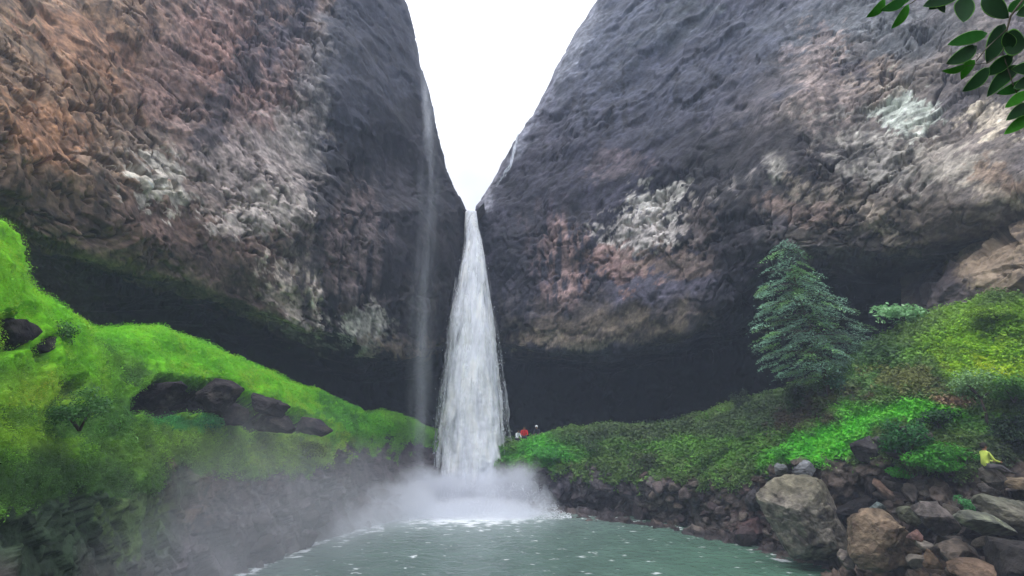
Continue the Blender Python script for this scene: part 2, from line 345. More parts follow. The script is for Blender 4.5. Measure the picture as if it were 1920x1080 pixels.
# --- right cliff
redge = lambda py: tab([(-400, 1350), (-80, 1165), (0, 1118), (100, 1062), (200, 1003), (260, 970), (310, 938), (350, 915), (385, 893), (460, 888), (560, 890), (700, 886), (930, 885)], py)
rLip = lambda px: tab([(885, 650), (950, 652), (1060, 655), (1180, 648), (1290, 622), (1360, 575), (1430, 500), (1500, 470), (1600, 478), (1730, 472), (1810, 440), (1920, 400), (2180, 310)], px)
rLipY = lambda px: tab([(885, 45.2), (960, 44.6), (1050, 43), (1200, 39.5), (1350, 35), (1500, 32), (1650, 29), (1800, 26), (1920, 24), (2180, 18)], px)
rCeil = lambda px: tab([(885, 700), (1050, 700), (1200, 695), (1350, 670), (1500, 620), (1700, 590), (1920, 540), (2180, 480)], px)
RB = [  # blue-grey blobs of the upper face carry painted haze
 (1700, 250, 420, 330, 0, (132, 120, 110), .95, 'soft'), (1150, 60, 90, 160, 30, (112, 124, 138), .8, 'soft'),
 (1250, 60, 110, 40, -30, (110, 128, 100), .7, 'patch'), (1520, 50, 260, 60, -5, (112, 122, 130), .7, 'soft'), (1700, 90, 120, 40, -20, (84, 92, 100), .7, 'soft'),
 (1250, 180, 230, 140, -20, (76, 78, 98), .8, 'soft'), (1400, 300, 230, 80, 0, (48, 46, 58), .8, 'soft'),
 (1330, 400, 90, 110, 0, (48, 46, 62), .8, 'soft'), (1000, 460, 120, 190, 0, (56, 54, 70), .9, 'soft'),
 (1130, 330, 140, 80, -20, (66, 64, 86), .8, 'soft'), (1150, 310, 60, 25, -10, (120, 104, 108), .6, 'patch'),
 (1550, 180, 60, 130, -10, (168, 148, 140), .8, 'patch'), (1690, 210, 60, 55, 20, (196, 204, 190), .95, 'patch'),
 (1640, 150, 50, 40, 0, (160, 138, 120), .6, 'patch'), (1850, 225, 60, 40, 20, (205, 190, 165), .8, 'patch'),
 (1640, 290, 130, 55, 25, (170, 164, 154), .8, 'patch'), (1780, 300, 110, 45, 20, (172, 162, 148), .8, 'patch'),
 (1870, 330, 70, 30, 10, (158, 128, 104), .7, 'patch'), (1880, 370, 80, 20, 20, (180, 165, 145), .7, 'patch'),
 (1600, 130, 40, 20, -20, (70, 66, 80), .7, 'patch'), (1780, 170, 40, 40, 0, (80, 76, 88), .6, 'soft'),
 (1700, 420, 230, 60, 5, (98, 86, 72), .8, 'soft'), (1600, 400, 140, 30, 30, (165, 150, 132), .7, 'patch'),
 (1500, 395, 90, 25, 10, (168, 140, 128), .7, 'patch'), (1370, 355, 60, 25, -15, (165, 156, 150), .7, 'patch'),
 (1340, 390, 110, 130, 0, (42, 40, 48), .9, 'drip'), (1090, 480, 60, 110, 0, (48, 44, 54), .8, 'drip'), (1570, 270, 70, 120, 0, (66, 60, 62), .6, 'drip'), (1453, 325, 26, 22, 0, (178, 172, 162), .95, 'soft'),
 (1230, 380, 60, 40, -20, (205, 200, 192), .95, 'patch'), (1190, 445, 90, 55, 0, (186, 178, 172), .9, 'patch'),
 (1160, 500, 75, 45, 0, (152, 118, 110), .85, 'patch'), (1260, 490, 80, 30, 0, (150, 126, 114), .8, 'patch'), (1310, 430, 40, 60, 0, (130, 114, 108), .6, 'patch'),
 (1050, 490, 45, 95, 3, (168, 136, 130), .85, 'drip'), (1010, 460, 30, 80, 0, (120, 100, 104), .6, 'drip'),
 (960, 580, 30, 40, 0, (120, 112, 112), .5, 'drip'), (1430, 490, 90, 40, 0, (50, 46, 56), .7, 'soft'),
 (1120, 612, 280, 42, -4, (112, 98, 84), .95, 'soft'), (1060, 636, 130, 16, 3, (170, 150, 126), .6, 'patch'), (1200, 600, 120, 16, -6, (150, 132, 110), .5, 'patch'),
 (1300, 790, 560, 110, 0, (20, 20, 27), 1, 'soft'), (1600, 580, 280, 85, 0, (22, 21, 27), 1, 'soft'), (1250, 60, 330, 170, -20, (76, 82, 104), .7, 'soft'),  # recess shade painted in; the last blob is painted haze
 (930, 320, 22, 110, 35, (168, 168, 182), .8, 'soft'), (1015, 190, 26, 140, 30, (140, 142, 158), .7, 'soft'), (1085, 60, 30, 120, 28, (142, 146, 158), .7, 'soft'),  # pale gully rock, then edges lightened as a painted spray veil
]
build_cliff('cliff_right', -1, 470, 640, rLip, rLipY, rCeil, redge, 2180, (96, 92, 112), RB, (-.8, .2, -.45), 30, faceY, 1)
# --- the stream bed behind the lip, a far ground sheet, and unseen hills added behind the viewer to darken the overhang
def sheet(name, xs, ys, zf, colf, mat, kind='structure'):
    X, Yg = np.meshgrid(xs, ys); Z = zf(X, Yg); P = np.stack([X, Yg, Z], -1)
    return tag(mesh_obj(name, P, grid_faces(len(ys), len(xs))[:, ::-1], mat, col=colf(P)), kind=kind)
sheet('stream_bed', np.linspace(-5, -2.6, 30), np.linspace(44.5, 85, 60), lambda X, Y: 24.2 + (Y - 44) * .05 + np.abs(X + 3.8) * 1.2 + fbm(np.stack([X, Y, 0 * X], -1) * .5, 3) * .5,
      lambda P: np.broadcast_to(lin((110, 105, 110)), P.shape), M['cliff'])
sheet('ground', np.linspace(-400, 400, 60), np.linspace(-400, 400, 60), lambda X, Y: 0 * X - 3, lambda P: np.broadcast_to(lin((70, 80, 50)), P.shape), M['bank'])
def hill_fn():
    ang = np.linspace(R(-25), R(205), 160)      # behind and to both sides of the viewer
    r = np.linspace(0, 1, 70)
    A, T = np.meshgrid(ang, r)
    rad = 26 + 60 * T + 8 * np.sin(A * 3)
    sidec = np.abs(np.cos(A))
    rad *= 1 - .12 * sidec
    X = rad * np.cos(A); Y = -rad * np.sin(A)
    P = np.stack([X, Y, 0 * X], -1)
    Z = -2 + 52 * ss(0, 1, T) * (1) + fbm(P * .08, 5) * 6
    P[..., 2] = Z
    col = np.broadcast_to(lin((70, 88, 48)), P.shape) * (1 + .5 * fbm(P * .4, 4))[..., None]
    tag(mesh_obj('added_hill_blocker', P, grid_faces(70, 160), M['bank'], col=col), kind='structure')
hill_fn()

# ============================================================ banks
def catmull_rows(net, n):
    """net: (R,C,k) -> (n,C,k) Catmull-Rom along rows"""
    Rn = net.shape[0]; t = np.linspace(0, Rn - 1, n); i = np.clip(np.floor(t).astype(int), 0, Rn - 2); f = (t - i)[:, None, None]
    g = lambda k: net[np.clip(i + k, 0, Rn - 1)]
    p0, p1, p2, p3 = g(-1), g(0), g(1), g(2)
    return .5 * ((2 * p1) + (-p0 + p2) * f + (2 * p0 - 5 * p1 + 4 * p2 - p3) * f ** 2 + (-p0 + 3 * p1 - 3 * p2 + p3) * f ** 3)
def bank(name, rows, pxs, nr, colfn, dispfn):
    net = []
    for r in rows:
        r = np.asarray(r, float)
        net.append(np.stack([pxs, np.interp(pxs, r[:, 0], r[:, 1]), np.interp(pxs, r[:, 0], r[:, 2])], -1))
    g = catmull_rows(np.array(net), nr)
    g[..., 1] = blur(g[..., 1], 5, 2, 1); g[..., 2] = blur(g[..., 2], 8, 2, 1)
    P = unp(g[..., 0], g[..., 1], g[..., 2])
    n = grid_normals(P); 
    if (n * (np.array([0, 0, CAMZ]) - P)).sum(-1).mean() < 0: n = -n
    P, col = dispfn(P, n, g)
    return P, col
def wp(px, py, dz=0):   # a waterline point
    return (px, py, float(water_Y(py)))
LBR = [
 [(-260, 360, 16), (0, 470, 20), (130, 620, 27), (300, 660, 33), (520, 740, 40), (680, 800, 46), (760, 820, 50), (900, 850, 54)],
 [(-260, 250, 9), (-60, 370, 12), (0, 425, 13.5), (30, 470, 14.2), (50, 545, 15.5), (130, 592, 18.5), (165, 618, 20), (300, 622, 24), (420, 668, 28), (520, 704, 31.5), (610, 742, 35), (680, 772, 38), (760, 785, 41), (900, 850, 47)],
 [(-260, 420, 8.2), (0, 560, 11.8), (50, 600, 13.5), (130, 650, 16.5), (300, 680, 21.5), (420, 715, 25.5), (520, 755, 29), (610, 780, 33), (680, 800, 36), (760, 815, 40), (900, 870, 46)],
 [(-260, 620, 7.6), (0, 720, 11), (130, 760, 15), (300, 790, 20), (420, 800, 24.5), (520, 815, 28), (610, 825, 32), (680, 826, 36), (760, 845, 40), (900, 890, 46)],
 [(-260, 820, 7.4), (0, 880, 10.6), (130, 890, 14.2), (300, 880, 19.3), (420, 880, 23.5), (520, 875, 27.5), (610, 860, 31.5), (680, 865, 35.5), (760, 870, 39.7), (900, 910, 44)],
 [(-260, 1050, 7.2), (0, 1060, 10.2), (130, 1060, 13.5), (300, 1030, 18.8), (420, 1000, 23.3), (520, 975, 27), (610, 950, 31), (680, 930, 35), (760, 920, 39), (900, 930, 43)],
 [(-260, 1400, 7), (0, 1350, 10), (130, 1300, 13), (300, 1190, 17.5), (400, 1110, 22), (450, 1085, 23.6), (520, 1048, 26.5), (600, 1015, 29.8), (700, 985, 33.8), (800, 962, 37.8), (900, 952, 40.5)],
 [(-260, 1700, 7), (0, 1600, 10), (130, 1500, 12.5), (300, 1290, 16.5), (400, 1180, 21), (450, 1150, 22.6), (520, 1105, 25.5), (600, 1060, 28.8), (700, 1025, 32.8), (800, 1000, 36.8), (900, 990, 39)],
]
OUT = np.array([(236, 748), (262, 722), (330, 712), (410, 712), (455, 734), (520, 758), (590, 786), (615, 808), (560, 818), (480, 803), (420, 795), (380, 776), (300, 772), (250, 768)], float)
def inpoly(px, py, poly):
    ins = np.zeros(px.shape, bool); n = len(poly)
    for i in range(n):
        x1, y1 = poly[i]; x2, y2 = poly[(i + 1) % n]
        c = ((y1 > py) != (y2 > py)) & (px < (x2 - x1) * (py - y1) / (y2 - y1 + 1e-9) + x1); ins ^= c
    return ins
def left_disp(P, n, g):
    px, py = g[..., 0], g[..., 1]
    w1 = fbm(P * .5 + 3, 3); w2 = fbm(P * .5 + 60, 3)
    x, y = px + w1 * 26 + 6 * fbm(P * 2 + 5, 2), py + w2 * 22 + 6 * fbm(P * 2 + 25, 2)
    hole = np.zeros_like(px)
    for poly, s in ((OUT, 1), (np.array([(-20, 598), (38, 596), (44, 640), (20, 665), (-20, 668)], float), .5), (np.array([(64, 632), (96, 628), (106, 668), (84, 684), (66, 662)], float), .3), (np.array([(108, 706), (158, 704), (160, 738), (118, 742)], float), .25)):
        hole = np.maximum(hole, inpoly(x, y, poly) * s)
    soft = blur(blur(hole, 1, 1, 0), 1, 1, 1)
    # moss limit
    lim = np.interp(px, [-200, 0, 80, 160, 260, 330, 420, 470, 520, 545, 600, 640, 700, 760, 820], [1020, 960, 930, 905, 930, 890, 870, 905, 880, 910, 855, 838, 832, 838, 820])
    moss = ss(12, -14, py - lim + fbm(P * 1.1 + 8, 4) * 60 + fbm(P * .3, 2) * 40)
    sky_ = np.interp(px, [r[0] for r in LBR[1]], [r[1] for r in LBR[1]])
    q = P * np.array([1, 1, .8]); wv = np.stack([fbm(P * .4 + k * 9, 3) for k in range(3)], -1)
    h1, e1, r1 = facets(q * .55 + wv, .8, .8); h2, e2, r2 = facets(q * 1.7 + wv * 1.5, .8, .5)
    h3, e3, r3 = facets(q * 4.2 + wv * 2, .8, .5)
    rock = 1 - moss * (1 - np.minimum(hole * 3, 1))
    clump = fbm(P * .6 + 2, 4, .55) * .55 + np.abs(fbm(P * 1.6 + 4, 3, .5)) * .25
    d = fbm(P * .16, 3) * .8 + rock * (h1 * .5 + h2 * .2 + h3 * .08) * (1 + soft) + (1 - rock) * clump - soft * 1.7
    back = ss(sky_ - 4, sky_ - 40, py)
    P = P + n * d[..., None]
    ppx, ppy = proj(P)
    green = paint(P, ppx, ppy, (100, 152, 40), [(70, 690, 60, 30, 0, (40, 66, 34), .7, 'patch'), (250, 700, 40, 20, 0, (52, 84, 40), .7, 'patch'), (210, 640, 60, 12, 20, (56, 104, 36), .7, 'patch'), (100, 850, 60, 50, 0, (40, 62, 34), .6, 'patch'), (520, 730, 60, 8, 25, (60, 110, 34), .6, 'patch'),
      (360, 660, 330, 55, 20, (112, 190, 26), .95, 'soft'), (560, 760, 150, 45, 22, (120, 196, 26), .9, 'soft'), (60, 620, 140, 90, 30, (118, 196, 22), .9, 'soft'),
      (60, 780, 130, 90, 0, (146, 192, 44), .8, 'soft'), (10, 460, 60, 90, 0, (124, 200, 24), .9, 'soft'), (220, 790, 130, 60, 10, (86, 132, 52), .8, 'patch'), (170, 790, 200, 40, 0, (60, 104, 40), .6, 'patch'),
      (420, 850, 240, 60, 0, (102, 134, 44), .85, 'soft'), (560, 850, 110, 40, 0, (130, 160, 40), .7, 'patch'), (130, 910, 260, 70, 0, (60, 90, 44), .85, 'soft'),
      (360, 790, 70, 22, 0, (52, 132, 62), .8, 'patch'), (640, 770, 60, 30, 30, (50, 110, 50), .6, 'patch'), (700, 800, 60, 25, 0, (96, 170, 30), .8, 'soft'), (430, 640, 260, 14, 22, (48, 96, 40), .8, 'patch')], 20)
    rk = paint(P, ppx, ppy, (84, 74, 76), [(520, 900, 120, 60, 0, (92, 76, 72), .7, 'soft'), (350, 920, 60, 60, 0, (130, 98, 84), .5, 'patch'),
      (560, 940, 120, 50, 0, (120, 112, 116), .7, 'patch'), (320, 1040, 160, 60, 0, (112, 104, 108), .7, 'soft'), (90, 930, 280, 200, 0, (62, 82, 58), .9, 'soft'),
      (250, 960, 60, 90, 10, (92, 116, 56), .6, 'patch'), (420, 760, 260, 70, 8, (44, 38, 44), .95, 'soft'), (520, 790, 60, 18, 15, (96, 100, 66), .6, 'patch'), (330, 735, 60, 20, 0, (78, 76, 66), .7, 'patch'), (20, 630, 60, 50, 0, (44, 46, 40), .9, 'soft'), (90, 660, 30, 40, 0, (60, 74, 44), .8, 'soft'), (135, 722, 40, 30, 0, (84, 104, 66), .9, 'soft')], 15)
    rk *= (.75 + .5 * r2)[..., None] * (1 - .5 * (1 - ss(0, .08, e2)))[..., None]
    m = ((1 - rock) * (1 - back * .9))[..., None]
    col = green * m + rk * (1 - m)
    col *= (1 + .5 * fbm(P * 2.4 + 14, 4, .6))[..., None]
    left_disp.mask = (1 - rock) * (1 - back); left_disp.green = green
    return P, np.clip(col, .004, .7)
pxs = np.linspace(-260, 900, 560)
P, col = bank('bank_left', LBR, pxs, 440, None, left_disp)
BL = (P, left_disp.mask, left_disp.green)
tag(mesh_obj('bank_left', P, grid_faces(440, 560)[:, ::-1], M['bank'], col=col), kind='structure')

RBR = [
 [(860, 860, 52), (1000, 845, 50), (1250, 800, 49), (1400, 770, 45), (1600, 720, 40), (1800, 640, 34), (1920, 600, 30), (2180, 560, 24)],
 [(860, 860, 46), (930, 838, 43), (1000, 822, 41.5), (1100, 810, 40), (1250, 800, 38), (1330, 784, 36.5), (1400, 757, 34.5), (1500, 728, 31), (1620, 668, 27.5), (1700, 628, 25.8), (1780, 590, 24.8), (1830, 568, 24), (1920, 560, 22.6), (2180, 520, 19)],
 [(860, 890, 44), (930, 860, 41.5), (1000, 850, 40.5), (1100, 832, 38.5), (1250, 820, 36), (1400, 790, 31.5), (1500, 765, 28.5), (1620, 730, 25), (1700, 700, 23.6), (1800, 660, 22.8), (1920, 640, 21.6), (2180, 640, 18)],
 [(860, 910, 43), (930, 885, 41), (1000, 870, 40), (1100, 868, 38), (1250, 862, 34.5), (1400, 842, 29.7), (1500, 820, 27.2), (1620, 790, 24), (1700, 775, 22.6), (1800, 760, 21.9), (1920, 760, 21), (2180, 780, 17.4)],
 [(860, 930, 42.5), (930, 912, 41), (1000, 905, 40), (1100, 908, 37.8), (1250, 912, 33.5), (1400, 900, 28.7), (1500, 880, 26.5), (1620, 860, 23.5), (1700, 858, 22.2), (1800, 855, 21.4), (1920, 860, 20.6), (2180, 900, 17)],
 [(860, 945, 41.3), (930, 938, 41), (1060, 945, 39.7), (1200, 966, 36), (1370, 996, 30.5), (1440, 1018, 28.4), (1560, 1030, 25.3), (1640, 1000, 23.6), (1700, 985, 22.2), (1760, 985, 21), (1920, 965, 19), (2180, 980, 15)],
 [(860, 955, 40.5), (930, 955, 39.6), (1060, 965, 37.6), (1200, 985, 34), (1370, 1020, 29.3), (1440, 1045, 26.9), (1560, 1078, 24), (1640, 1068, 23), (1750, 1052, 20.6), (1920, 1052, 18), (2180, 1080, 14)],
 [(860, 975, 38.5), (930, 975, 37.6), (1060, 990, 35.5), (1200, 1030, 31.5), (1370, 1090, 26.5), (1450, 1120, 24), (1560, 1150, 21.6), (1640, 1220, 18.5), (1750, 1250, 16.3), (1920, 1300, 13.5), (2180, 1400, 9.5)],
]
def right_disp(P, n, g):
    px, py = g[..., 0], g[..., 1]
    lim = np.interp(px, [860, 950, 1060, 1150, 1250, 1400, 1440, 1500, 1600, 1700, 1800, 1900, 2000], [860, 872, 880, 892, 905, 905, 880, 868, 866, 880, 885, 880, 860])
    nn = fbm(P * 1.1 + 8, 4)
    moss = ss(12, -14, py - lim + nn * 50)
    sky_ = np.interp(px, [r[0] for r in RBR[1]], [r[1] for r in RBR[1]])
    wv = np.stack([fbm(P * .4 + k * 9, 3) for k in range(3)], -1)
    h1, e1, r1 = facets(P * .7 + wv, .8, .8); h2, e2, r2 = facets(P * 2.0 + wv * 1.5, .8, .6)
    h3, e3, r3 = facets(P * 4.5 + wv * 2, .8, .5)
    rock = 1 - moss
    clump = fbm(P * .7 + 2, 4, .6) * .7 + np.abs(fbm(P * 1.6 + 4, 4, .6)) * .6
    d = fbm(P * .16 + 9, 3) * .6 + rock * (h1 * .55 + h2 * .26 + h3 * .09) + moss * clump
    P = P + n * d[..., None]
    back = ss(sky_ - 4, sky_ - 30, py)
    ppx, ppy = proj(P)
    green = paint(P, ppx, ppy, (78, 104, 48), [
      (1030, 845, 90, 26, -5, (86, 176, 50), .95, 'soft'), (1130, 830, 110, 30, 0, (76, 110, 48), .8, 'soft'), (1330, 830, 150, 50, 0, (78, 122, 40), .85, 'patch'),
      (1250, 806, 220, 20, -5, (64, 76, 50), .8, 'soft'), (1450, 770, 110, 35, -20, (58, 76, 46), .9, 'soft'), (1540, 760, 100, 30, -25, (70, 56, 48), .8, 'patch'),
      (1560, 820, 130, 34, -22, (84, 190, 36), .98, 'soft'), (1700, 770, 120, 24, 4, (88, 188, 36), .95, 'soft'), (1640, 690, 120, 34, -20, (74, 110, 52), .8, 'soft'),
      (1860, 640, 140, 70, 0, (134, 182, 34), .95, 'soft'), (1850, 600, 110, 30, 10, (104, 140, 44), .7, 'patch'), (1860, 680, 110, 20, 5, (150, 190, 24), .7, 'patch'),
      (1700, 706, 80, 28, 0, (112, 104, 60), .55, 'patch'), (1620, 650, 60, 30, 0, (50, 84, 50), .7, 'soft'), (1790, 745, 34, 10, 5, (140, 106, 90), .8, 'soft'), (1850, 800, 120, 22, 5, (70, 120, 40), .7, 'soft'),
      (1500, 890, 80, 20, 0, (90, 140, 50), .7, 'patch'), (1880, 850, 90, 40, 0, (50, 60, 42), .8, 'soft')], 16)
    rk = paint(P, ppx, ppy, (88, 78, 72), [(1120, 920, 120, 50, 0, (112, 104, 110), .8, 'soft'), (1230, 950, 40, 22, 0, (150, 138, 132), .6, 'soft'),  # first blob: purple-grey mist painted into the rock
      (1400, 970, 60, 60, 0, (100, 82, 82), .8, 'patch'), (1330, 960, 60, 50, 0, (96, 90, 84), .6, 'patch'), (1250, 992, 260, 16, 12, (52, 48, 50), .9, 'soft'), (1800, 1075, 240, 26, 0, (108, 90, 76), .8, 'soft'), (1830, 1000, 120, 45, 0, (34, 30, 32), .9, 'soft'), (1630, 930, 70, 35, 0, (34, 30, 32), .9, 'soft'),  # last two blobs: shade of the boulder hollows painted on the ground
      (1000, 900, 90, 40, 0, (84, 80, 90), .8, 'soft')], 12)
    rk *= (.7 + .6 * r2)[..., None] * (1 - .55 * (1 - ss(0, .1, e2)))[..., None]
    m = (moss * (1 - back))[..., None]
    col = green * m + rk * (1 - m)
    col *= (1 + .5 * fbm(P * 2.4 + 14, 4, .6))[..., None]
    right_disp.mask = moss * (1 - back); right_disp.green = green
    return P, np.clip(col, .004, .7)
pxr = np.linspace(860, 2180, 600)
P, col = bank('bank_right', RBR, pxr, 420, None, right_disp)
BR = (P, right_disp.mask, right_disp.green)
tag(mesh_obj('bank_right', P, grid_faces(420, 600)[:, ::-1], M['bank'], col=col), kind='structure')
BRP = P.reshape(-1, 3)[::7]
# ground under the viewer, falling to the pool below the frame
def nearz(X, Y): return 4.9 - 7.2 * ss(1.5, 17, Y) + fbm(np.stack([X, Y, 0 * X], -1) * .3, 3) * .5 * ss(1, 5, Y) - .6 * ss(3, 8, Y)
sheet('near_ground', np.linspace(-26, 26, 90), np.linspace(-30, 19, 90), nearz, lambda P: np.broadcast_to(lin((84, 78, 62)), P.shape) * (1 + .4 * fbm(P * .9, 4))[..., None], M['bank'])

# rock buttress closing the overhang on the right
def buttress():
    rows = [[(1700, 500, 33), (1760, 480, 31), (1810, 440, 28.5), (1870, 415, 27), (1920, 398, 26), (2180, 300, 20)],
            [(1690, 530, 33), (1750, 505, 30), (1815, 475, 26.6), (1870, 452, 24.8), (1920, 430, 23.5), (2180, 370, 18)],
            [(1700, 570, 32), (1750, 550, 29), (1800, 530, 25.8), (1870, 500, 24), (1920, 490, 22.6), (2180, 450, 17)],
            [(1720, 600, 30), (1760, 590, 28), (1800, 575, 25.6), (1870, 560, 23.8), (1920, 550, 22.4), (2180, 540, 17)],
            [(1720, 660, 30), (1760, 650, 28), (1800, 640, 25.4), (1870, 630, 23.5), (1920, 620, 22.2), (2180, 620, 16.5)]]
    def disp(P, n, g):
        h1, e1, r1 = facets(P * .5, .8, .8); h2, e2, r2 = facets(P * 1.5 + 4, .8, .6)
        P = P + n * (h1 * .6 + h2 * .2 + fbm(P * 2, 4) * .12)[..., None]
        px, py = proj(P)
        c = paint(P, px, py, (104, 92, 80), [(1860, 490, 90, 60, 0, (150, 132, 112), .9, 'patch'), (1760, 550, 60, 70, 0, (72, 66, 70), .9, 'soft'), (1880, 540, 60, 20, 0, (120, 108, 86), .6, 'patch')])
        return P, np.clip(c * (.8 + .4 * r2)[..., None] * (1 + .5 * fbm(P * 2.4, 4))[..., None], .004, .7)
    P, c = bank('b', rows, np.linspace(1690, 2180, 260), 120, None, disp)
    tag(mesh_obj('rock_wall', P, grid_faces(120, 260)[:, ::-1], M['cliff'], col=c), kind='structure')
buttress()

# ============================================================ water
def water():
    xs = np.concatenate([np.linspace(-40, -16, 24, endpoint=False), np.linspace(-16, 22, 420), np.linspace(22.5, 40, 18)])
    ys = np.concatenate([np.linspace(10, 23, 30, endpoint=False), np.linspace(23, 45, 420)])
    X, Y = np.meshgrid(xs, ys); P = np.stack([X, Y, 0 * X], -1)
    rip = fbm(P * np.array([.9, 1.3, 1]), 5, .6, True) * .05 + fbm(P * .25, 3) * .05
    bx, by = -3.0, 39.6
    dist = np.hypot(X - bx, (Y - by) * 1.0)
    rip += .12 * np.exp(-dist / 6) * fbm(P * 1.6, 4)
    P[..., 2] = rip
    px, py = proj(P)
    foam = np.exp(-(np.maximum(dist - 4.6, 0) / 2.4) ** 1.2) 
    n = fbm(P * np.array([1.4, 2.2, 1]) + 4, 5, .65)
    fl = ss(.36, .75, n * 1.1 + foam * .8); fl = np.maximum(fl, .6 * ss(.42, .6, n)) 
    fl = np.maximum(fl, ss(.30, .42, n + .32 * np.exp(-(((px - 1490) / 90) ** 2 + ((py - 1047) / 9) ** 2))) )
    fl = np.maximum(fl, ss(.30, .42, n + .3 * np.exp(-(((px - 1345) / 45) ** 2 + ((py - 1003) / 9) ** 2))))
    shl = np.interp(px, [430, 520, 620, 700], [1085, 1048, 1008, 990])
    fl = np.maximum(fl, ss(.28, .42, n + .36 * np.exp(-((py - shl) / 10) ** 2) * (px < 720)))
    shr = np.interp(px, [1060, 1200, 1370, 1450, 1560], [957, 978, 1010, 1040, 1066])
    fl = np.maximum(fl, ss(.32, .45, n + .26 * np.exp(-((py - shr) / 8) ** 2) * (px > 1060)))
    g = ss(900, 1500, px)[..., None]
    base = lin((86, 104, 98)) * (1 - g) + lin((78, 110, 92)) * g
    base = base * (1 + .35 * fbm(P * .5, 4))[..., None]
    milky = np.exp(-(np.maximum(dist - 4, 0) / 4.0) ** 1.3)[..., None] * .6
    base = base * (1 - milky) + lin((165, 180, 178)) * milky
    f = fl[..., None]; col = base * (1 - f) + lin((225, 230, 232)) * f
    m, t, p = base_mat('pool_water'); N, L = t.nodes, t.links
    at = N.new('ShaderNodeAttribute'); at.attribute_name = 'Col'; L.new(at.outputs['Color'], p.inputs['Base Color'])
    p.inputs['Roughness'].default_value = .22; p.inputs['IOR'].default_value = 1.33
    tcn = N.new('ShaderNodeTexCoord'); n1 = N.new('ShaderNodeTexNoise'); n1.inputs['Scale'].default_value = 3; n1.inputs['Detail'].default_value = 6
    L.new(tcn.outputs['Object'], n1.inputs['Vector'])
    bp = N.new('ShaderNodeBump'); bp.inputs['Strength'].default_value = .6; bp.inputs['Distance'].default_value = .1
    L.new(n1.outputs['Fac'], bp.inputs['Height']); L.new(bp.outputs[0], p.inputs['Normal'])
    tag(mesh_obj('water', P, grid_faces(len(ys), len(xs))[:, ::-1], m, col=col), kind='structure')
water()
def fall_mat(name, lo, hi, scale, stretch, maxa=1.0, col=(.86, .88, .92), det=5):
    m, t, p = base_mat(name); N, L = t.nodes, t.links
    p.inputs['Base Color'].default_value = (*col, 1); p.inputs['Roughness'].default_value = .55
    at = N.new('ShaderNodeAttribute'); at.attribute_name = 'Col'; L.new(at.outputs['Color'], p.inputs['Base Color'])
    tcn = N.new('ShaderNodeTexCoord'); mp = N.new('ShaderNodeMapping'); mp.inputs['Scale'].default_value = stretch; L.new(tcn.outputs['Object'], mp.inputs[0])
    n1 = N.new('ShaderNodeTexNoise'); n1.inputs['Scale'].default_value = scale; n1.inputs['Detail'].default_value = det; n1.inputs['Roughness'].default_value = .6
    L.new(mp.outputs[0], n1.inputs['Vector'])
    r = N.new('ShaderNodeMapRange'); r.interpolation_type = 'SMOOTHSTEP'; r.inputs['From Min'].default_value = lo; r.inputs['From Max'].default_value = hi
    r.inputs['To Max'].default_value = maxa
    ea = N.new('ShaderNodeAttribute'); ea.attribute_name = 'Edge'
    ad = N.new('ShaderNodeMath'); ad.operation = 'SUBTRACT'; L.new(n1.outputs['Fac'], ad.inputs[0]); L.new(ea.outputs['Fac'], ad.inputs[1])
    L.new(ad.outputs[0], r.inputs['Value']); L.new(r.outputs[0], p.inputs['Alpha'])
    bp = N.new('ShaderNodeBump'); bp.inputs['Strength'].default_value = .1; bp.inputs['Distance'].default_value = .06
    L.new(n1.outputs['Fac'], bp.inputs['Height']); L.new(bp.outputs[0], p.inputs['Normal'])
    return m
def set_edge(o, e):
    a = o.data.attributes.new('Edge', 'FLOAT', 'POINT'); a.data.foreach_set('value', np.asarray(e, np.float32).ravel())
FW = np.array([(396, 873, 894), (430, 872, 898), (455, 871, 905), (480, 866, 911), (500, 860, 914), (550, 852, 921), (600, 843, 928), (650, 838, 935), (700, 831, 940), (760, 824, 946), (820, 817, 951), (880, 813, 956), (945, 809, 960)], float)
def fall_body(name, mat, wscale, dscale, seed, parent, grow=0., edge0=0., nrw=520, nc=120):
    t = np.linspace(0, 1, nrw); py = 396 + 549 * t
    Lx = np.interp(py, FW[:, 0], FW[:, 1]); Rx = np.interp(py, FW[:, 0], FW[:, 2])
    Yc = 44.6 - 2.6 * t ** .6
    A = unp(Lx, py, Yc); B = unp(Rx, py, Yc); Cn = (A + B) / 2; hw = np.linalg.norm(B - A, axis=1) / 2
    ph = np.linspace(0, 2 * np.pi, nc)
    PH, T = np.meshgrid(ph, t)
    q = np.stack([np.cos(PH) * 1.6, np.sin(PH) * 1.6, T * 5 + seed], -1)
    rr = 1 + fbm(q * np.array([1.6, 1.6, 1.2]), 5, .6) * (.16 + .1 * T) + .55 * fbm(np.stack([np.cos(PH) * 5, np.sin(PH) * 5, T * 16 + seed], -1), 4, .6) * .10
    W = hw[:, None] * wscale * (1 + grow * T); D = hw[:, None] * dscale
    P = np.stack([Cn[:, 0:1] + W * rr * np.cos(PH), Cn[:, 1:2] + D * rr * np.sin(PH), Cn[:, 2:3] + 0 * PH], -1)
    # clots that run down the fall
    cl_ = fbm(P * np.array([1.3, 1.3, .25]) + seed * 3, 4, .55)
    v = .92 + .45 * cl_
    col = np.stack([v * .93, v * .96, v * 1.03], -1)
    o = mesh_obj(name, P, grid_faces(nrw, nc), mat, parent, col=np.clip(col, .3, .95))
    set_edge(o, edge0 * np.abs(np.cos(PH)) ** 3 * (.3 + .7 * T))
    return o
WF = empty('waterfall', U(885, 944, 42), 'tall white waterfall pouring from the notch between the two cliffs into the pool', 'waterfall')
WF_inv = -WF.location
def setp(o, root):
    o.parent = root; o.matrix_parent_inverse = root.matrix_world.inverted() if False else o.matrix_parent_inverse
    o.location = Vector(o.location) - Vector(root.location)
    return o
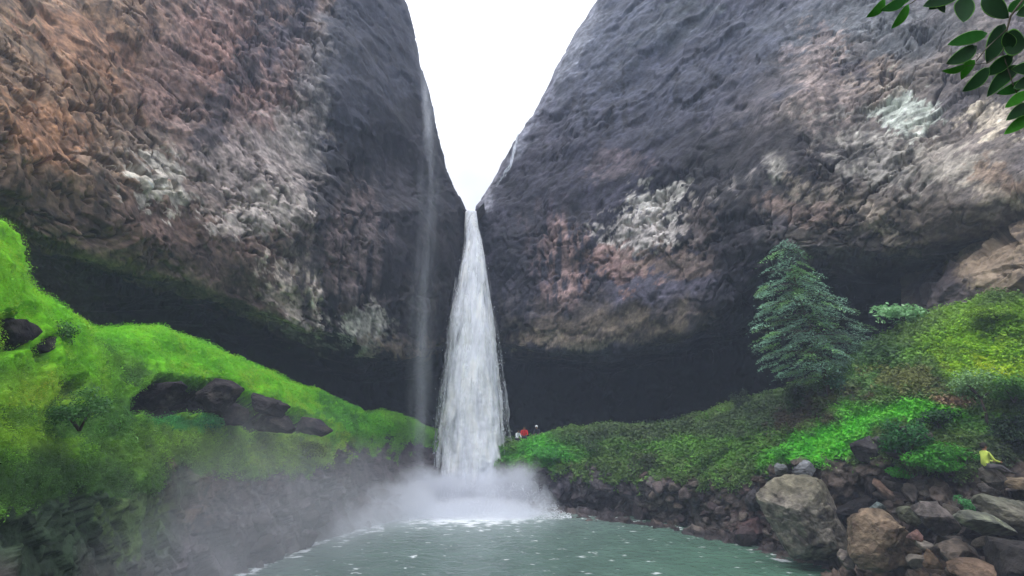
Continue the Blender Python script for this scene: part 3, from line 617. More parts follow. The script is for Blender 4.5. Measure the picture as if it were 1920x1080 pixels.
setp(fall_body('water_column', fall_mat('fall_core', .26, .38, .9, (1, 1, .12), det=3.5), .8, .5, 0, None, edge0=.12), WF)
setp(fall_body('water_veil', fall_mat('fall_veil', .36, .58, .8, (1, 1, .12), .88, det=3.5), .9, .55, 3, None, edge0=.05), WF)
setp(fall_body('outer_spray', fall_mat('fall_outer', .42, .72, .9, (1, 1, .14), .6, det=3.5), 1.05, .75, 7, None, edge0=.04), WF)
def droplets(name, n, pts_fn, size, parent, mat, stretch=4):
    c = pts_fn(n)
    tet = np.array([(1, 0, -.5), (-.5, .87, -.5), (-.5, -.87, -.5), (0, 0, 1)], float)
    s = size * (.4 + rng.random(n) ** 2)[:, None, None]
    V = c[:, None, :] + tet[None] * s * np.array([1, 1, stretch])
    f = np.array([(0, 1, 3), (1, 2, 3), (2, 0, 3), (0, 2, 1)])
    Fc = (np.arange(n)[:, None, None] * 4 + f[None]).reshape(-1, 3)
    return setp(mesh_obj(name, V.reshape(-1, 3), Fc, mat, None), parent)
M['drop'] = plain('water_drops', (232, 236, 242), .5)
def fall_edge(n):
    t = rng.random(n) ** .8; py = 400 + 520 * t; side = rng.choice([-1, 1], n)
    Lx = np.interp(py, FW[:, 0], FW[:, 1]); Rx = np.interp(py, FW[:, 0], FW[:, 2])
    x = np.where(side < 0, Lx + 5, Rx - 5) + side * (rng.exponential(3, n) - 3) * (.4 + t)
    return unp(x, py, 44.6 - 2.6 * t ** .6 - rng.random(n) * 1.2)
tag(droplets('droplets', 3500, fall_edge, .022, WF, M['drop'], 3), kind='stuff')

# thin veil that drifts down the left cliff, and trickles on the right shoulder
def thin_fall(name, label, pts, mat, layers, seed):
    pts = np.array(pts, float); root = empty(name, U(pts[-1][0], pts[-1][1], pts[-1][3]), label, 'waterfall')
    for k in range(layers):
        t = np.linspace(0, 1, 260); s = np.linspace(-1, 1, 40)
        py = np.interp(t, np.linspace(0, 1, len(pts)), pts[:, 1]); cx = np.interp(t, np.linspace(0, 1, len(pts)), pts[:, 0])
        hw = np.interp(t, np.linspace(0, 1, len(pts)), pts[:, 2]); Y = np.interp(t, np.linspace(0, 1, len(pts)), pts[:, 3])
        Sg, T = np.meshgrid(s, t)
        Yg = Y[:, None] + .5 * (Sg ** 2) * (1 if k % 2 else -1) + (k - layers / 2) * .4 + .3 * fbm(np.stack([Sg * 2, T * 3, T * 0 + seed + k], -1), 3)
        P = unp(cx[:, None] + Sg * hw[:, None] * (1 - .12 * k) + 3 * fbm(np.stack([Sg, T * 4, T * 0 + k], -1), 2), py[:, None] + 0 * Sg, Yg)
        o = mesh_obj('water_sheet', P, grid_faces(260, 40), mat, None, col=np.broadcast_to(np.array([.8, .84, .92]), P.shape))
        set_edge(o, .34 * np.abs(Sg) ** 1.5 + .10 * ss(.75, 1, T) + .3 * ss(.06, 0, T)); setp(o, root)
    return root
thin_fall('thin_waterfall', 'thin misty veil of water drifting down the dark left cliff beside the main fall',
          [(768, -20, 10, 42), (795, 160, 16, 41.5), (804, 260, 24, 40), (806, 340, 34, 39.3), (800, 450, 40, 38.6), (792, 600, 46, 38.2), (790, 760, 50, 38), (790, 900, 54, 37.8)],
          fall_mat('thin_veil', .28, .85, .8, (1, 1, .05), .2), 3, 2)
thin_fall('trickle_waterfall', 'short white trickle high on the right shoulder of the notch',
          [(972, 248, 3, 45.2), (966, 275, 5, 45), (955, 312, 6, 44.6), (930, 350, 8, 44.6)], fall_mat('trickle', .3, .6, 2, (1, 1, .2), .8), 2, 5)

# ============================================================ boulders
def rock_shape(seed, sub=4, nplanes=11, rough=.05):
    r = np.random.default_rng(seed)
    key = ('ico', sub)
    if key not in CACHE:
        import bmesh
        bm = bmesh.new(); bmesh.ops.create_icosphere(bm, subdivisions=sub, radius=1)
        v = np.array([x.co[:] for x in bm.verts]); f = np.array([[l.index for l in x.verts] for x in bm.faces]); bm.free(); CACHE[key] = (v / np.linalg.norm(v, axis=1)[:, None], f)
    v, f = CACHE[key]
    n = r.normal(size=(nplanes, 3)); n /= np.linalg.norm(n, axis=1)[:, None]
    dd = .42 + .4 * r.random(nplanes)
    rad = np.full(len(v), 1.1)
    dots = v @ n.T
    for k in range(nplanes):
        c = np.where(dots[:, k] > .05, dd[k] / np.maximum(dots[:, k], .05), 9)
        h = .012; a = np.minimum(rad, c); rad = a - h * np.exp(-np.abs(rad - c) / h) * .5
    V = v * rad[:, None]
    hh, e, rr = facets(V * 2.1 + seed * 1.7, .6, .5)
    V = V * (1 + rough * 2 * hh[:, None] + rough * fbm(V * 3 + seed, 4, .6)[:, None])
    mn, mxx = V.min(0), V.max(0); V = (V - (mn + mxx) / 2) / ((mxx - mn) / 2)
    return V, f, rr
CACHE = {}
def surf_at(px, py):
    X, Yp = proj(BRP); i = np.argmin((X - px) ** 2 + (Yp - py) ** 2); return BRP[i]
def boulder(px0, px1, py0, py1, Y, color, label, seed, group=None, depth=None, rot=0, top=None, sub=4, name='boulder', planes=10, tint2=None, poly=None):
    if poly:
        poly = np.array(poly, float); px0, px1, py0, py1 = poly[:, 0].min(), poly[:, 0].max(), poly[:, 1].min(), poly[:, 1].max()
    Y = Y * (.955 if px0 > 1380 and seed < 90 or seed > 110 else 1)
    cx, cy_ = (px0 + px1) / 2, (py0 + py1) / 2
    c = unp(cx, cy_, Y); dist = math.hypot(c[1], 0)
    A = unp(px0, cy_, Y); B = unp(px1, cy_, Y); hw = (B[0] - A[0]) / 2
    T = unp(cx, py0, Y); Bt = unp(cx, py1, Y); hh = (T[2] - Bt[2]) / 2
    V, f, rr = rock_shape(seed, sub, planes)
    dp = depth or (hw + hh) / 2
    if poly is not None:
        r_ = np.random.default_rng(seed + 500); pc = np.array([cx, cy_])
        q_ = (poly - pc) / np.array([(px1 - px0) / 2, -(py1 - py0) / 2]) * np.array([hw, hh])
        if ((q_[:, 0] * np.roll(q_[:, 1], -1)) - (np.roll(q_[:, 0], -1) * q_[:, 1])).sum() < 0: q_ = q_[::-1]
        ns_, ds_ = [], []
        for k_ in range(len(q_)):
            a_, b_ = q_[k_], q_[(k_ + 1) % len(q_)]; e_ = b_ - a_; nn_ = np.array([e_[1], -e_[0]]); nn_ /= np.linalg.norm(nn_) + 1e-9
            dd_ = nn_ @ a_
            if dd_ < .05: continue
            for sg in (-1, 1):
                tl = r_.uniform(.05, .75); nv = np.array([nn_[0], sg * tl, nn_[1]]); nv /= np.linalg.norm(nv); ns_.append(nv); ds_.append(dd_ * nv[0] * nn_[0] + dd_ * nv[2] * nn_[1])
        for k_ in range(7):
            nv = np.array([r_.normal() * .55, -1, r_.normal() * .55]); nv /= np.linalg.norm(nv); ns_.append(nv); ds_.append(dp * r_.uniform(.5, .85))
            nv = nv * np.array([1, -1, 1]); ns_.append(nv); ds_.append(dp * r_.uniform(.6, .9))
        u = CACHE[('ico', sub)][0] * np.array([hw, dp, hh]); u = u / np.linalg.norm(u, axis=1)[:, None]
        dots = u @ np.array(ns_).T
        rad = np.where(dots > .02, np.array(ds_) / np.maximum(dots, .02), 99).min(1)
        V = u * rad[:, None]
        hf, ef, rf = facets(V * 1.5 + seed, .8, .6); hg, eg, rg = facets(V * 4.2 + seed, .8, .5)
        V = V + u * (hf * .10 + hg * .035 + fbm(V * 2.5 + seed, 4, .6) * .09)[:, None] * min(1, hh)
        V = V / np.array([hw, dp, hh]); rr = rf * .6 + rg * .4
    W = V * np.array([hw, dp, hh])
    base = np.array([c[0], c[1], c[2] - hh])
    W[:, 2] += hh
    Pw = W + base
    col = np.broadcast_to(lin(color), V.shape).copy()
    nn = fbm(Pw * 1.6 + seed, 6, .72)
    c2 = lin(tint2) if tint2 else lin(color) * .55
    m = ss(-.05, .3, nn)[:, None]
    col = col * (1 - m) + c2 * m
    if top is not None:
        m = (ss(.25, .75, V[:, 2] + .5 * fbm(Pw * 2, 3)))[:, None] * .85; col = col * (1 - m) + lin(top) * m
    st_ = fbm(Pw @ np.array([[1.8, 0, .7], [0, 1.8, 0], [-2.2, 0, .8]]) + seed, 5, .65)
    col = col * np.clip(1 + 1.1 * st_, .35, 1.8)[:, None]
    col *= .66 * (.75 + .5 * rr)[:, None] * np.clip(1 + 1.0 * fbm(Pw * 3.2, 5, .72), .3, 2)[:, None]
    o = mesh_obj(name, W, f, M['boulder'], None, col=np.clip(col, .004, .7))
    o.location = base
    o.rotation_euler = (0, 0, 0)
    o.data.polygons.foreach_set('use_smooth', np.zeros(len(o.data.polygons), bool))
    tag(o, label, 'boulder' if name == 'boulder' else 'rock', group)
    # smooth shading kept only on soft edges
    return o
BO = [
 (1415, 1602, 884, 1040, 25.6, (146, 138, 126), 'huge grey boulder with ochre stains standing at the pool edge', 3, dict(poly=[(1420,905),(1440,893),(1480,886),(1520,888),(1548,900),(1575,930),(1597,965),(1602,1000),(1594,1020),(1600,1038),(1560,1046),(1500,1052),(1468,1045),(1450,1000),(1430,960),(1412,925)], depth=2.0, tint2=(78, 70, 66), top=(128, 122, 102), planes=18, sub=5)),
 (1592, 1728, 950, 1068, 22.4, (132, 114, 94), 'big tan wedge-shaped boulder right of the huge grey one', 8, dict(poly=[(1648,950),(1665,957),(1690,983),(1728,1024),(1704,1042),(1680,1062),(1640,1072),(1600,1064),(1590,1040),(1598,1000),(1608,968),(1628,954)], depth=1.4, tint2=(104, 84, 68), planes=9, sub=5)),
 (1533, 1634, 848, 914, 26.6, (126, 116, 108), 'square block of grey rock lying just above the huge grey boulder', 12, dict(poly=[(1537,852),(1560,847),(1592,849),(1616,855),(1629,872),(1634,902),(1610,914),(1570,904),(1533,896)], depth=1.2, tint2=(104, 92, 84), planes=7)),
 (1483, 1527, 862, 894, 26.8, (132, 134, 138), 'rounded pale grey boulder behind the top of the huge grey one', 21, {}),
 (1452, 1476, 868, 892, 26.8, (130, 132, 134), 'small upright pale stone left of the rounded pale grey boulder', 22, dict(sub=3)),
 (1620, 1712, 892, 985, 24.2, (120, 104, 94), 'humped brown boulder leaning over a dark hollow behind the tan wedge', 31, dict(poly=[(1626,893),(1662,892),(1692,905),(1712,933),(1726,975),(1716,1002),(1694,986),(1670,950),(1638,922)], depth=1.1, top=(150, 122, 106))),
 (1714, 1800, 912, 1010, 20.6, (108, 100, 96), 'angular grey boulder with a pointed top, right of the humped one', 41, dict(poly=[(1741,914),(1752,922),(1762,943),(1792,948),(1803,970),(1792,992),(1760,1004),(1735,988),(1716,962),(1727,938)], planes=9, depth=1.0)),
 (1786, 1990, 908, 1006, 19.2, (122, 118, 104), 'broad grey-green boulder reaching out of the right side of the frame', 44, dict(poly=[(1828,922),(1850,912),(1890,922),(1925,940),(1995,955),(2005,1025),(1925,1014),(1890,1002),(1855,985),(1836,958)], depth=1.7, top=(112, 114, 98))),
 (1792, 1880, 955, 1012, 18.2, (106, 108, 98), 'lichen-speckled boulder bulging in front of the broad grey-green one', 47, dict(poly=[(1793,968),(1810,954),(1835,957),(1864,966),(1890,983),(1904,1004),(1870,1006),(1838,1002),(1813,992),(1798,980)], depth=.9, tint2=(146, 150, 124))),
 (1840, 1884, 876, 926, 20.4, (120, 112, 104), 'grey rock that the person in yellow sits on', 51, dict(poly=[(1842,880),(1860,872),(1876,884),(1888,906),(1884,922),(1860,916),(1843,900)], )),
 (1590, 1682, 816, 868, 24.6, (62, 58, 60), 'black angular boulder jutting from the ferns above the square block', 55, dict(poly=[(1588,852),(1604,828),(1636,816),(1656,834),(1662,856),(1640,870),(1608,866)], planes=8, tint2=(98, 94, 92))),
 (1655, 1690, 828, 872, 23.4, (104, 100, 100), 'lighter grey slab leaning over the right side of the black angular boulder', 57, dict(poly=[(1630,821),(1655,816),(1682,834),(1694,870),(1674,866),(1652,840)], sub=3)),
 (1690, 1722, 905, 945, 22.8, (96, 88, 84), 'brown stone wedged between the humped and the pointed boulder', 61, dict(sub=3)),
 (1688, 1722, 948, 985, 22.0, (110, 112, 92), 'mossy green stone just above the tan wedge', 63, dict(sub=3)),
 (1704, 1732, 992, 1022, 20.6, (138, 106, 98), 'pink slanting stone at the right shoulder of the tan wedge', 66, dict(sub=3)),
 (1720, 1748, 1012, 1034, 20.4, (132, 124, 114), 'small pale stone under the pink slanting one', 68, dict(sub=3)),
 (1752, 1835, 1006, 1064, 19.2, (112, 100, 90), 'long grey wedge of rock pointing down to the gravel', 71, dict(planes=8, depth=.7)),
 (1700, 1738, 1038, 1066, 20.0, (118, 110, 100), 'round grey stone in the gravel below the tan wedge', 74, dict(sub=3)),
 (1735, 1768, 1028, 1068, 19.6, (124, 102, 82), 'orange-brown splinter standing beside the long grey wedge', 76, dict(sub=3, planes=8)),
 (1570, 1602, 1030, 1066, 23.4, (122, 112, 104), 'small brown stone at the water between the huge grey and tan boulders', 79, dict(sub=3)),
 (1880, 1990, 1015, 1100, 17.0, (58, 54, 52), 'dark boulder in the bottom right corner under the broad grey-green one', 82, dict(depth=1.0)),
 (1790, 1860, 1046, 1100, 17.8, (116, 96, 80), 'flat reddish-brown rock at the bottom edge, left of the dark corner boulder', 84, dict(depth=.8)),
 (1880, 1940, 894, 916, 20.2, (150, 132, 108), 'thin sandy ledge of rock beside the feet of the person in yellow', 86, dict(depth=.7, sub=3)),
 (1204, 1262, 932, 974, 36.2, (150, 140, 134), 'pale flat slab at the waterline left of the shrubby bank', 91, dict(planes=7, depth=1.2)),
 (1186, 1210, 922, 980, 35.8, (84, 74, 74), 'narrow dark standing rock at the left end of the pale slab', 93, dict(planes=8, sub=3)),
 (1262, 1300, 938, 984, 35.0, (104, 98, 98), 'split grey rock at the right end of the pale slab', 95, dict(sub=3)),
 (1296, 1350, 950, 998, 33.4, (122, 104, 92), 'brown squat boulder by the water right of the split rock', 97, dict()),
 (1350, 1400, 935, 1000, 31.6, (110, 98, 98), 'purplish boulder by the water left of the reddish cluster', 101, dict()),
 (1392, 1436, 960, 1018, 29.0, (108, 84, 84), 'reddish rock touching the left foot of the huge grey boulder', 103, dict()),
 (1376, 1420, 985, 1024, 28.8, (92, 78, 80), 'low dark red rock half in the water before the reddish rock', 105, dict(sub=3)),
 (1395, 1440, 905, 962, 28.8, (70, 66, 68), 'dark upright rock at the upper left of the huge grey boulder', 107, dict()),
 (1680, 1745, 795, 830, 22.6, (92, 80, 78), 'dull brown rock showing through the ferns below the bright hump', 111, dict()),
 (1560, 1650, 925, 975, 25.2, (48, 44, 46), 'black rock deep in the hollow between the huge grey and humped boulders', 113, dict()),  # added dark rock, its colour stands for the shade in the gap
 (1628, 1662, 940, 966, 23.6, (120, 132, 130), 'small blue-grey stone in the mouth of the dark hollow', 115, dict(sub=3)),
]
for b in BO:
    px0, px1, py0, py1, Y, c_, lab, sd, kw = b
    boulder(px0, px1, py0, py1, Y, c_, lab, sd, **kw)
LEDGE = [
 ([(238,750),(270,722),(330,714),(352,738),(345,765),(290,772)], 20.4, 'left end of the dark rock ledge under the bright moss of the left bank', 201),
 ([(335,716),(392,705),(425,714),(474,745),(455,770),(380,778),(345,760)], 22.6, 'widest and highest black-purple rock of the ledge under the bright moss', 203),
 ([(378,765),(440,756),(482,780),(470,800),(420,798)], 23.6, 'low dark rock below the widest rock of the ledge', 204),
 ([(436,726),(478,736),(520,750),(562,774),(540,788),(480,772)], 25.6, 'thin slanting slab along the top of the dark ledge', 205),
 ([(466,778),(520,774),(558,792),(540,814),(490,808)], 26.2, 'dark rock under the thin slanting slab of the ledge', 207),
 ([(548,776),(596,786),(620,808),(600,820),(560,808)], 28.6, 'small striped rock at the right end of the dark ledge', 209),
 ([(-20,598),(38,596),(44,640),(20,665),(-20,668)], 12.0, 'dark mossy rock at the left edge of the frame', 211),
 ([(66,634),(94,630),(106,666),(86,686),(70,668)], 14.2, 'small dark rock poking out of the moss near the left edge', 213),
 ([(400,808),(420,800),(432,815),(418,826),(402,820)], 24.2, 'little dark stone under the ledge on the left bank', 215)]
for pl, Y, lab, sd in LEDGE:
    pl = [((x - sum(p[0] for p in pl) / len(pl)) * 1.22 + sum(p[0] for p in pl) / len(pl), y) for x, y in pl]
    boulder(0, 1, 0, 1, Y + 1.45 + .3 * (sd % 4 == 1), (46, 40, 46), lab, sd, depth=.8, tint2=(96, 88, 84), poly=pl, name='rock')
# medium rocks of the two shores: alike, unnamed, but each one its own object
LM = [(1505, 960, 'huge grey boulder'), (1655, 1010, 'big tan boulder'), (1583, 880, 'square grey block'), (1680, 935, 'humped brown boulder'), (1762, 960, 'pointed grey boulder'), (1880, 960, 'broad grey-green boulder'),
      (1233, 953, 'pale flat slab'), (1290, 965, 'split grey rock'), (1373, 968, 'purplish boulder'), (1414, 990, 'reddish rock'), (1418, 932, 'dark upright rock'), (1900, 1055, 'dark corner boulder'), (1825, 1070, 'flat reddish-brown rock'), (1790, 1035, 'long grey wedge'),
      (1862, 900, 'seat of the person in yellow'), (1625, 840, 'black angular boulder'), (1585, 1045, 'small brown waterside stone'), (1323, 975, 'brown squat boulder'), (1718, 1052, 'round grey gravel stone'), (600, 1015, 'thin left end of the spray'), (700, 975, 'left side of the splash')]
def where(loc):
    x, y = proj(np.array(loc)); k = min(LM, key=lambda l: (l[0] - x) ** 2 + (l[1] - y) ** 2); dx, dy = x - k[0], y - k[1]
    hor = 'left' if dx < 0 else 'right'; ver = 'above' if dy < 0 else 'below'
    r_ = abs(dx) / (abs(dy) + 1e-6)
    side = f'directly {ver}' if r_ < .4 else (f'to the {hor} of' if r_ > 2.5 else f'{ver} and {hor} of')
    dist = math.hypot(dx, dy); return ('close ' if dist < 32 else '') + side + ' the ' + k[2]
def scatter_rocks(n, region, group, label, cols, smin, smax, seed0, shade_=('grey', 'dark', 'pale', 'brown')):
    r = random.Random(seed0)
    protos = []
    for k in range(8):
        V, f, rr = rock_shape(seed0 * 10 + k, 3, 11)
        cc = np.broadcast_to(lin(cols[k % len(cols)]), V.shape) * (.5 + .35 * rr)[:, None] * (1 + .8 * fbm(V * 2.5 + k, 4, .7))[:, None]
        o = mesh_obj('rock', V, f, M['boulder'], None, col=np.clip(cc, .004, .7)); C.objects.unlink(o); protos.append(o)
    for i in range(n):
        px, py, zmin = region(r)
        p = (surf_at(px, py)) if px > 900 else surf_left(px, py)
        o = protos[i % 8].copy() if True else None
        C.objects.link(o); s = r.uniform(smin, smax)
        o.scale = (s * r.uniform(.8, 1.4), s * r.uniform(.8, 1.2), s * r.uniform(.6, 1)); o.rotation_euler = (r.uniform(-.3, .3), r.uniform(-.3, .3), r.uniform(0, 6.28))
        o.location = Vector(p.tolist()) + Vector((0, 0, s * .15))
        sz = ['tiny', 'small', 'medium', 'large'][min(3, int((s - smin) / (smax - smin + 1e-6) * 4))]
        tag(o, f'{sz} ' + shade_[i % 8 % len(cols)] + ' ' + label + ' ' + where(o.location), 'rock', group)
BLP = BL[0].reshape(-1, 3)[::7]
def surf_left(px, py):
    X, Yp = proj(BLP); i = np.argmin((X - px) ** 2 + (Yp - py) ** 2); return BLP[i]
def reg_r(r):
    px = r.uniform(1195, 1440); sh = np.interp(px, [1060, 1200, 1370, 1450], [948, 968, 1000, 1030]); return px, sh - r.uniform(0, 1) ** 1.3 * 75, 0
scatter_rocks(38, reg_r, 'rubble along the right shore', 'shore rock', [(112, 100, 98), (92, 80, 82), (130, 118, 110), (104, 84, 80)], .15, .5, 5)
def reg_g(r):
    return r.uniform(1600, 1930), r.uniform(1040, 1085), 0
scatter_rocks(60, reg_g, 'gravel stones in the bottom right corner', 'gravel stone', [(128, 112, 96), (110, 98, 88), (150, 134, 116)], .08, .24, 6)
def reg_c(r):
    return r.uniform(1640, 1900), r.uniform(890, 1040), 0
scatter_rocks(36, reg_c, 'stones filling the gaps between the boulders', 'loose stone', [(96, 90, 86), (80, 74, 72), (112, 104, 94)], .15, .42, 7)
def reg_l(r):
    px = r.uniform(460, 760); sh = np.interp(px, [440, 520, 620, 700, 800], [1080, 1045, 1005, 985, 960]); return px, sh - r.uniform(0, 1) ** 1.2 * 80, 0
scatter_rocks(26, reg_l, 'rocks of the misty left shore', 'wet rock', [(100, 90, 92), (86, 76, 78), (120, 110, 112)], .18, .6, 8)

# ============================================================ plants
def leaf_cards(cent, nrm, size, colr, aspect=.45, curl=.25, jit=.5):
    """many small pointed leaves: 4-vertex rhombus folded on its midrib"""
    n = len(cent)
    nrm = nrm + rng.normal(size=(n, 3)) * jit; nrm /= np.linalg.norm(nrm, axis=1)[:, None]
    a = np.cross(nrm, rng.normal(size=(n, 3))); a /= np.linalg.norm(a, axis=1)[:, None] + 1e-9
    b = np.cross(nrm, a); s = (size * (.6 + .8 * rng.random(n)))[:, None]
    V = np.stack([cent - a * s * .5, cent + b * s * aspect * .5 + nrm * s * curl * .3, cent + a * s * .5 - nrm * s * curl * .3, cent - b * s * aspect * .5 + nrm * s * curl * .3], 1)
    i = np.arange(n)[:, None] * 4
    Fc = np.concatenate([i + np.array([[0, 1, 2]]), i + np.array([[0, 2, 3]])])
    col = np.repeat(colr[:, None, :], 4, 1).reshape(-1, 3)
    return V.reshape(-1, 3), Fc, col
def cover(name, B, n, size, label_kind, sel=None, lift=.04, up=.6, gain=1.5):
    P, m, gcol = B
    n_ = grid_normals(P); 
    if (n_ * (np.array([0, 0, CAMZ]) - P)).sum(-1).mean() < 0: n_ = -n_
    px, py = proj(P)
    wgt = m * (px > -40) * (px < 1960) * (py < 1100)
    if sel is not None: wgt = wgt * sel(px, py)
    wgt = wgt.ravel() * (1 + 0 * px.ravel()); wgt /= wgt.sum()
    idx = rng.choice(P.size // 3, n, p=wgt)
    c = P.reshape(-1, 3)[idx]; nn = n_.reshape(-1, 3)[idx]
    nc_ = P.shape[1]
    c = c + (P.reshape(-1, 3)[np.minimum(idx + 1, P.size // 3 - 1)] - c) * rng.random((n, 1)) * 1.0
    far = np.clip(c[:, 1] / 25, .5, 2)
    s = size * far * (.7 + .6 * np.clip(fbm(c * .8, 3) + .5, 0, 1))
    c = c + nn * (lift * rng.random((n, 1)) * 3 + lift) 
    col = gcol.reshape(-1, 3)[idx] * gain * (.86 + .28 * rng.random((n, 1))) * np.clip(1 + 1.0 * fbm(c * .9, 4, .62), .3, 1.7)[:, None]
    V, Fc, cc = leaf_cards(c, nn * .6 + np.array([0, -.25, up]), s, col)
    o = mesh_obj(name, V, Fc, M['leaf'], col=np.clip(cc, .003, .6)); tag(o, kind='stuff'); return o
cover('moss', BL, 210000, .065, None)
cover('ground_cover', BR, 110000, .13, None)
cover('weeds', BL, 4000, .13, None, lift=.06, up=.9)
cover('ferns', BR, 26000, .16, None, lift=.08, up=.9)
def bush(name, label, cat, c, rad, n, size, col, seed, trunk=None, group=None, flat=.75, colj=.35, lobes=9):
    """c world base point; rad (rx,ry,rz)"""
    r = np.random.default_rng(seed); root = empty(name, c, label, cat, group)
    cen = np.array([0, 0, rad[2] * .9]) if trunk is None else np.array([0, 0, trunk + rad[2] * .8])
    lo = r.normal(size=(lobes, 3)); lo /= np.linalg.norm(lo, axis=1)[:, None]; lo *= (.35 + .45 * r.random((lobes, 1)))
    lo = lo * np.array(rad) + cen; lr = (.35 + .25 * r.random(lobes))
    pick = r.integers(0, lobes, n); v = r.normal(size=(n, 3)); v /= np.linalg.norm(v, axis=1)[:, None]
    rr = (r.random(n) ** .45)[:, None]
    P = lo[pick] + v * rr * np.array(rad) * lr[pick][:, None]
    P[:, 2] = np.maximum(P[:, 2], .03)
    shade = .75 + colj * (r.random(n) * 1.6 - .5)
    tint = 1 + .35 * (r.random(lobes)[pick] - .5)
    cc = lin(col)[None] * (shade * tint)[:, None]
    V, Fc, cl_ = leaf_cards(P, np.array([0, -.2, 1.]) * .8 + v * .4, np.full(n, size), cc, .5)
    mesh_obj('crown', V, Fc, M['leaf'], root, col=np.clip(cl_, .003, .6))
    st = []
    k = 5 if trunk is None else 4
    base = Vector((0, 0, -.1)); 
    TV, TF = [], []
    if trunk is not None:
        v1, f1 = tube([base, Vector((.04, 0, trunk * .5)), Vector((-.03, 0, trunk))], [.07, .05, .04]); mesh_obj('trunk', np.array(v1), f1, M['bark'], root)
        base = Vector((-.03, 0, trunk))
    for i in range(k):
        tip = Vector(lo[i % lobes].tolist()); v1, f1 = tube([base, base.lerp(tip, .5) + Vector((0, 0, .1 * rad[2])), tip], [.04, .025, .01], 5)
        off = len(TV); TV += v1; TF += [[q + off for q in f_] for f_ in f1]
    mesh_obj('branches', np.array(TV), TF, M['bark'], root)
    return root
# tiered dark tree in front of the overhang
def tier_tree():
    Y = 27.2; base = U(1562, 765, Y)
    root = empty('tree', base, 'blue-green conical tree with layered foliage in front of the dark overhang', 'tree')
    top = U(1478, 478, Y + .3) - base; tp = [Vector((0, 0, -.3)), Vector((-.1, 0, 1.2)), U(1528, 640, Y) - base, U(1500, 560, Y) - base, top]
    v, f = tube(tp, [.14, .12, .09, .06, .02], 8); mesh_obj('trunk', np.array(v), f, M['bark'], root)
    L = lambda y: np.interp(y, [470, 500, 540, 600, 650, 690, 720], [1452, 1428, 1422, 1420, 1412, 1432, 1480])
    Rr = lambda y: np.interp(y, [470, 500, 540, 580, 620, 650, 680, 720], [1496, 1526, 1548, 1592, 1625, 1640, 1636, 1600])
    r = np.random.default_rng(4); cs, ns, ss_, co = [], [], [], []
    BV, BF = [], []
    y = 474.0
    while y < 712:
        l, rt = L(y), Rr(y); nsp = max(3, int((rt - l) / 15))
        for k in range(nsp * 2):
            x = l + (rt - l) * (k + r.random()) / (nsp * 2)
            yy = y + r.uniform(-16, 16)
            ctr = unp(x, yy, Y + r.uniform(-1.3, 1.4) * min(1, (rt - l) / 150))
            loc = ctr - np.array(base)
            tx = np.interp(yy, [478, 560, 640, 765], [1478, 1500, 1528, 1562]); trunkp = unp(tx, yy - 6, Y) - np.array(base)
            out_ = loc - trunkp; outn = out_ / (np.linalg.norm(out_) + 1e-6)
            if r.random() < .3:
                v1, f1 = tube([Vector(trunkp.tolist()), Vector(((trunkp + loc) / 2 + np.array([0, 0, .08])).tolist()), Vector(loc.tolist())], [.03, .02, .008], 4)
                off = len(BV); BV += v1; BF += [[q + off for q in f_] for f_ in f1]
            if r.random() < .44: continue
            n = 95
            ln = r.uniform(.4, 1.0); u = r.uniform(-1, .6, n); side = r.normal(size=n) * r.uniform(.12, .3)
            perp = np.cross(outn, [0, 0, 1]); perp /= np.linalg.norm(perp) + 1e-6
            p = loc + outn * (u * ln)[:, None] + perp * side[:, None] + np.array([0, 0, 1]) * (-.10 * (u + .3) ** 2 - .9 * side ** 2 + r.normal(size=n) * .035 - .25 * u * ln)[:, None]
            cs.append(p); ns.append(np.tile([0, -.3, 1.], (n, 1))); ss_.append(np.full(n, .125))
            b = r.uniform(.6, 1.9); base_c = lin((112, 146, 124)) if r.random() < .7 else lin((108, 148, 92))
            co.append(np.tile(base_c * b, (n, 1)) * (.7 + .6 * r.random((n, 1))))
        y += 12.5
    V, Fc, cl_ = leaf_cards(np.concatenate(cs), np.concatenate(ns), np.concatenate(ss_), np.concatenate(co), .4, jit=.35)
    mesh_obj('crown', V, Fc, M['leaf'], root, col=np.clip(cl_, .003, .6))
    mesh_obj('branches', np.array(BV), BF, M['bark'], root)
tier_tree()
def gb(px, py, Y=None):
    if Y: return U(px, py, Y)
    return Vector(surf_at(px, py).tolist())
bush('sapling', 'light green sapling with a flat leafy top against the dark overhang', 'tree', U(1702, 640, 25.2), (1.35, .8, .62), 800, .22, (150, 205, 140), 1, trunk=.95, lobes=16)
bush('small_tree', 'small airy tree with a dark leaning trunk among the grass on the right slope', 'tree', U(1852, 800, 21.2), (1.35, .9, .7), 1300, .11, (128, 168, 108), 2, trunk=1.1)
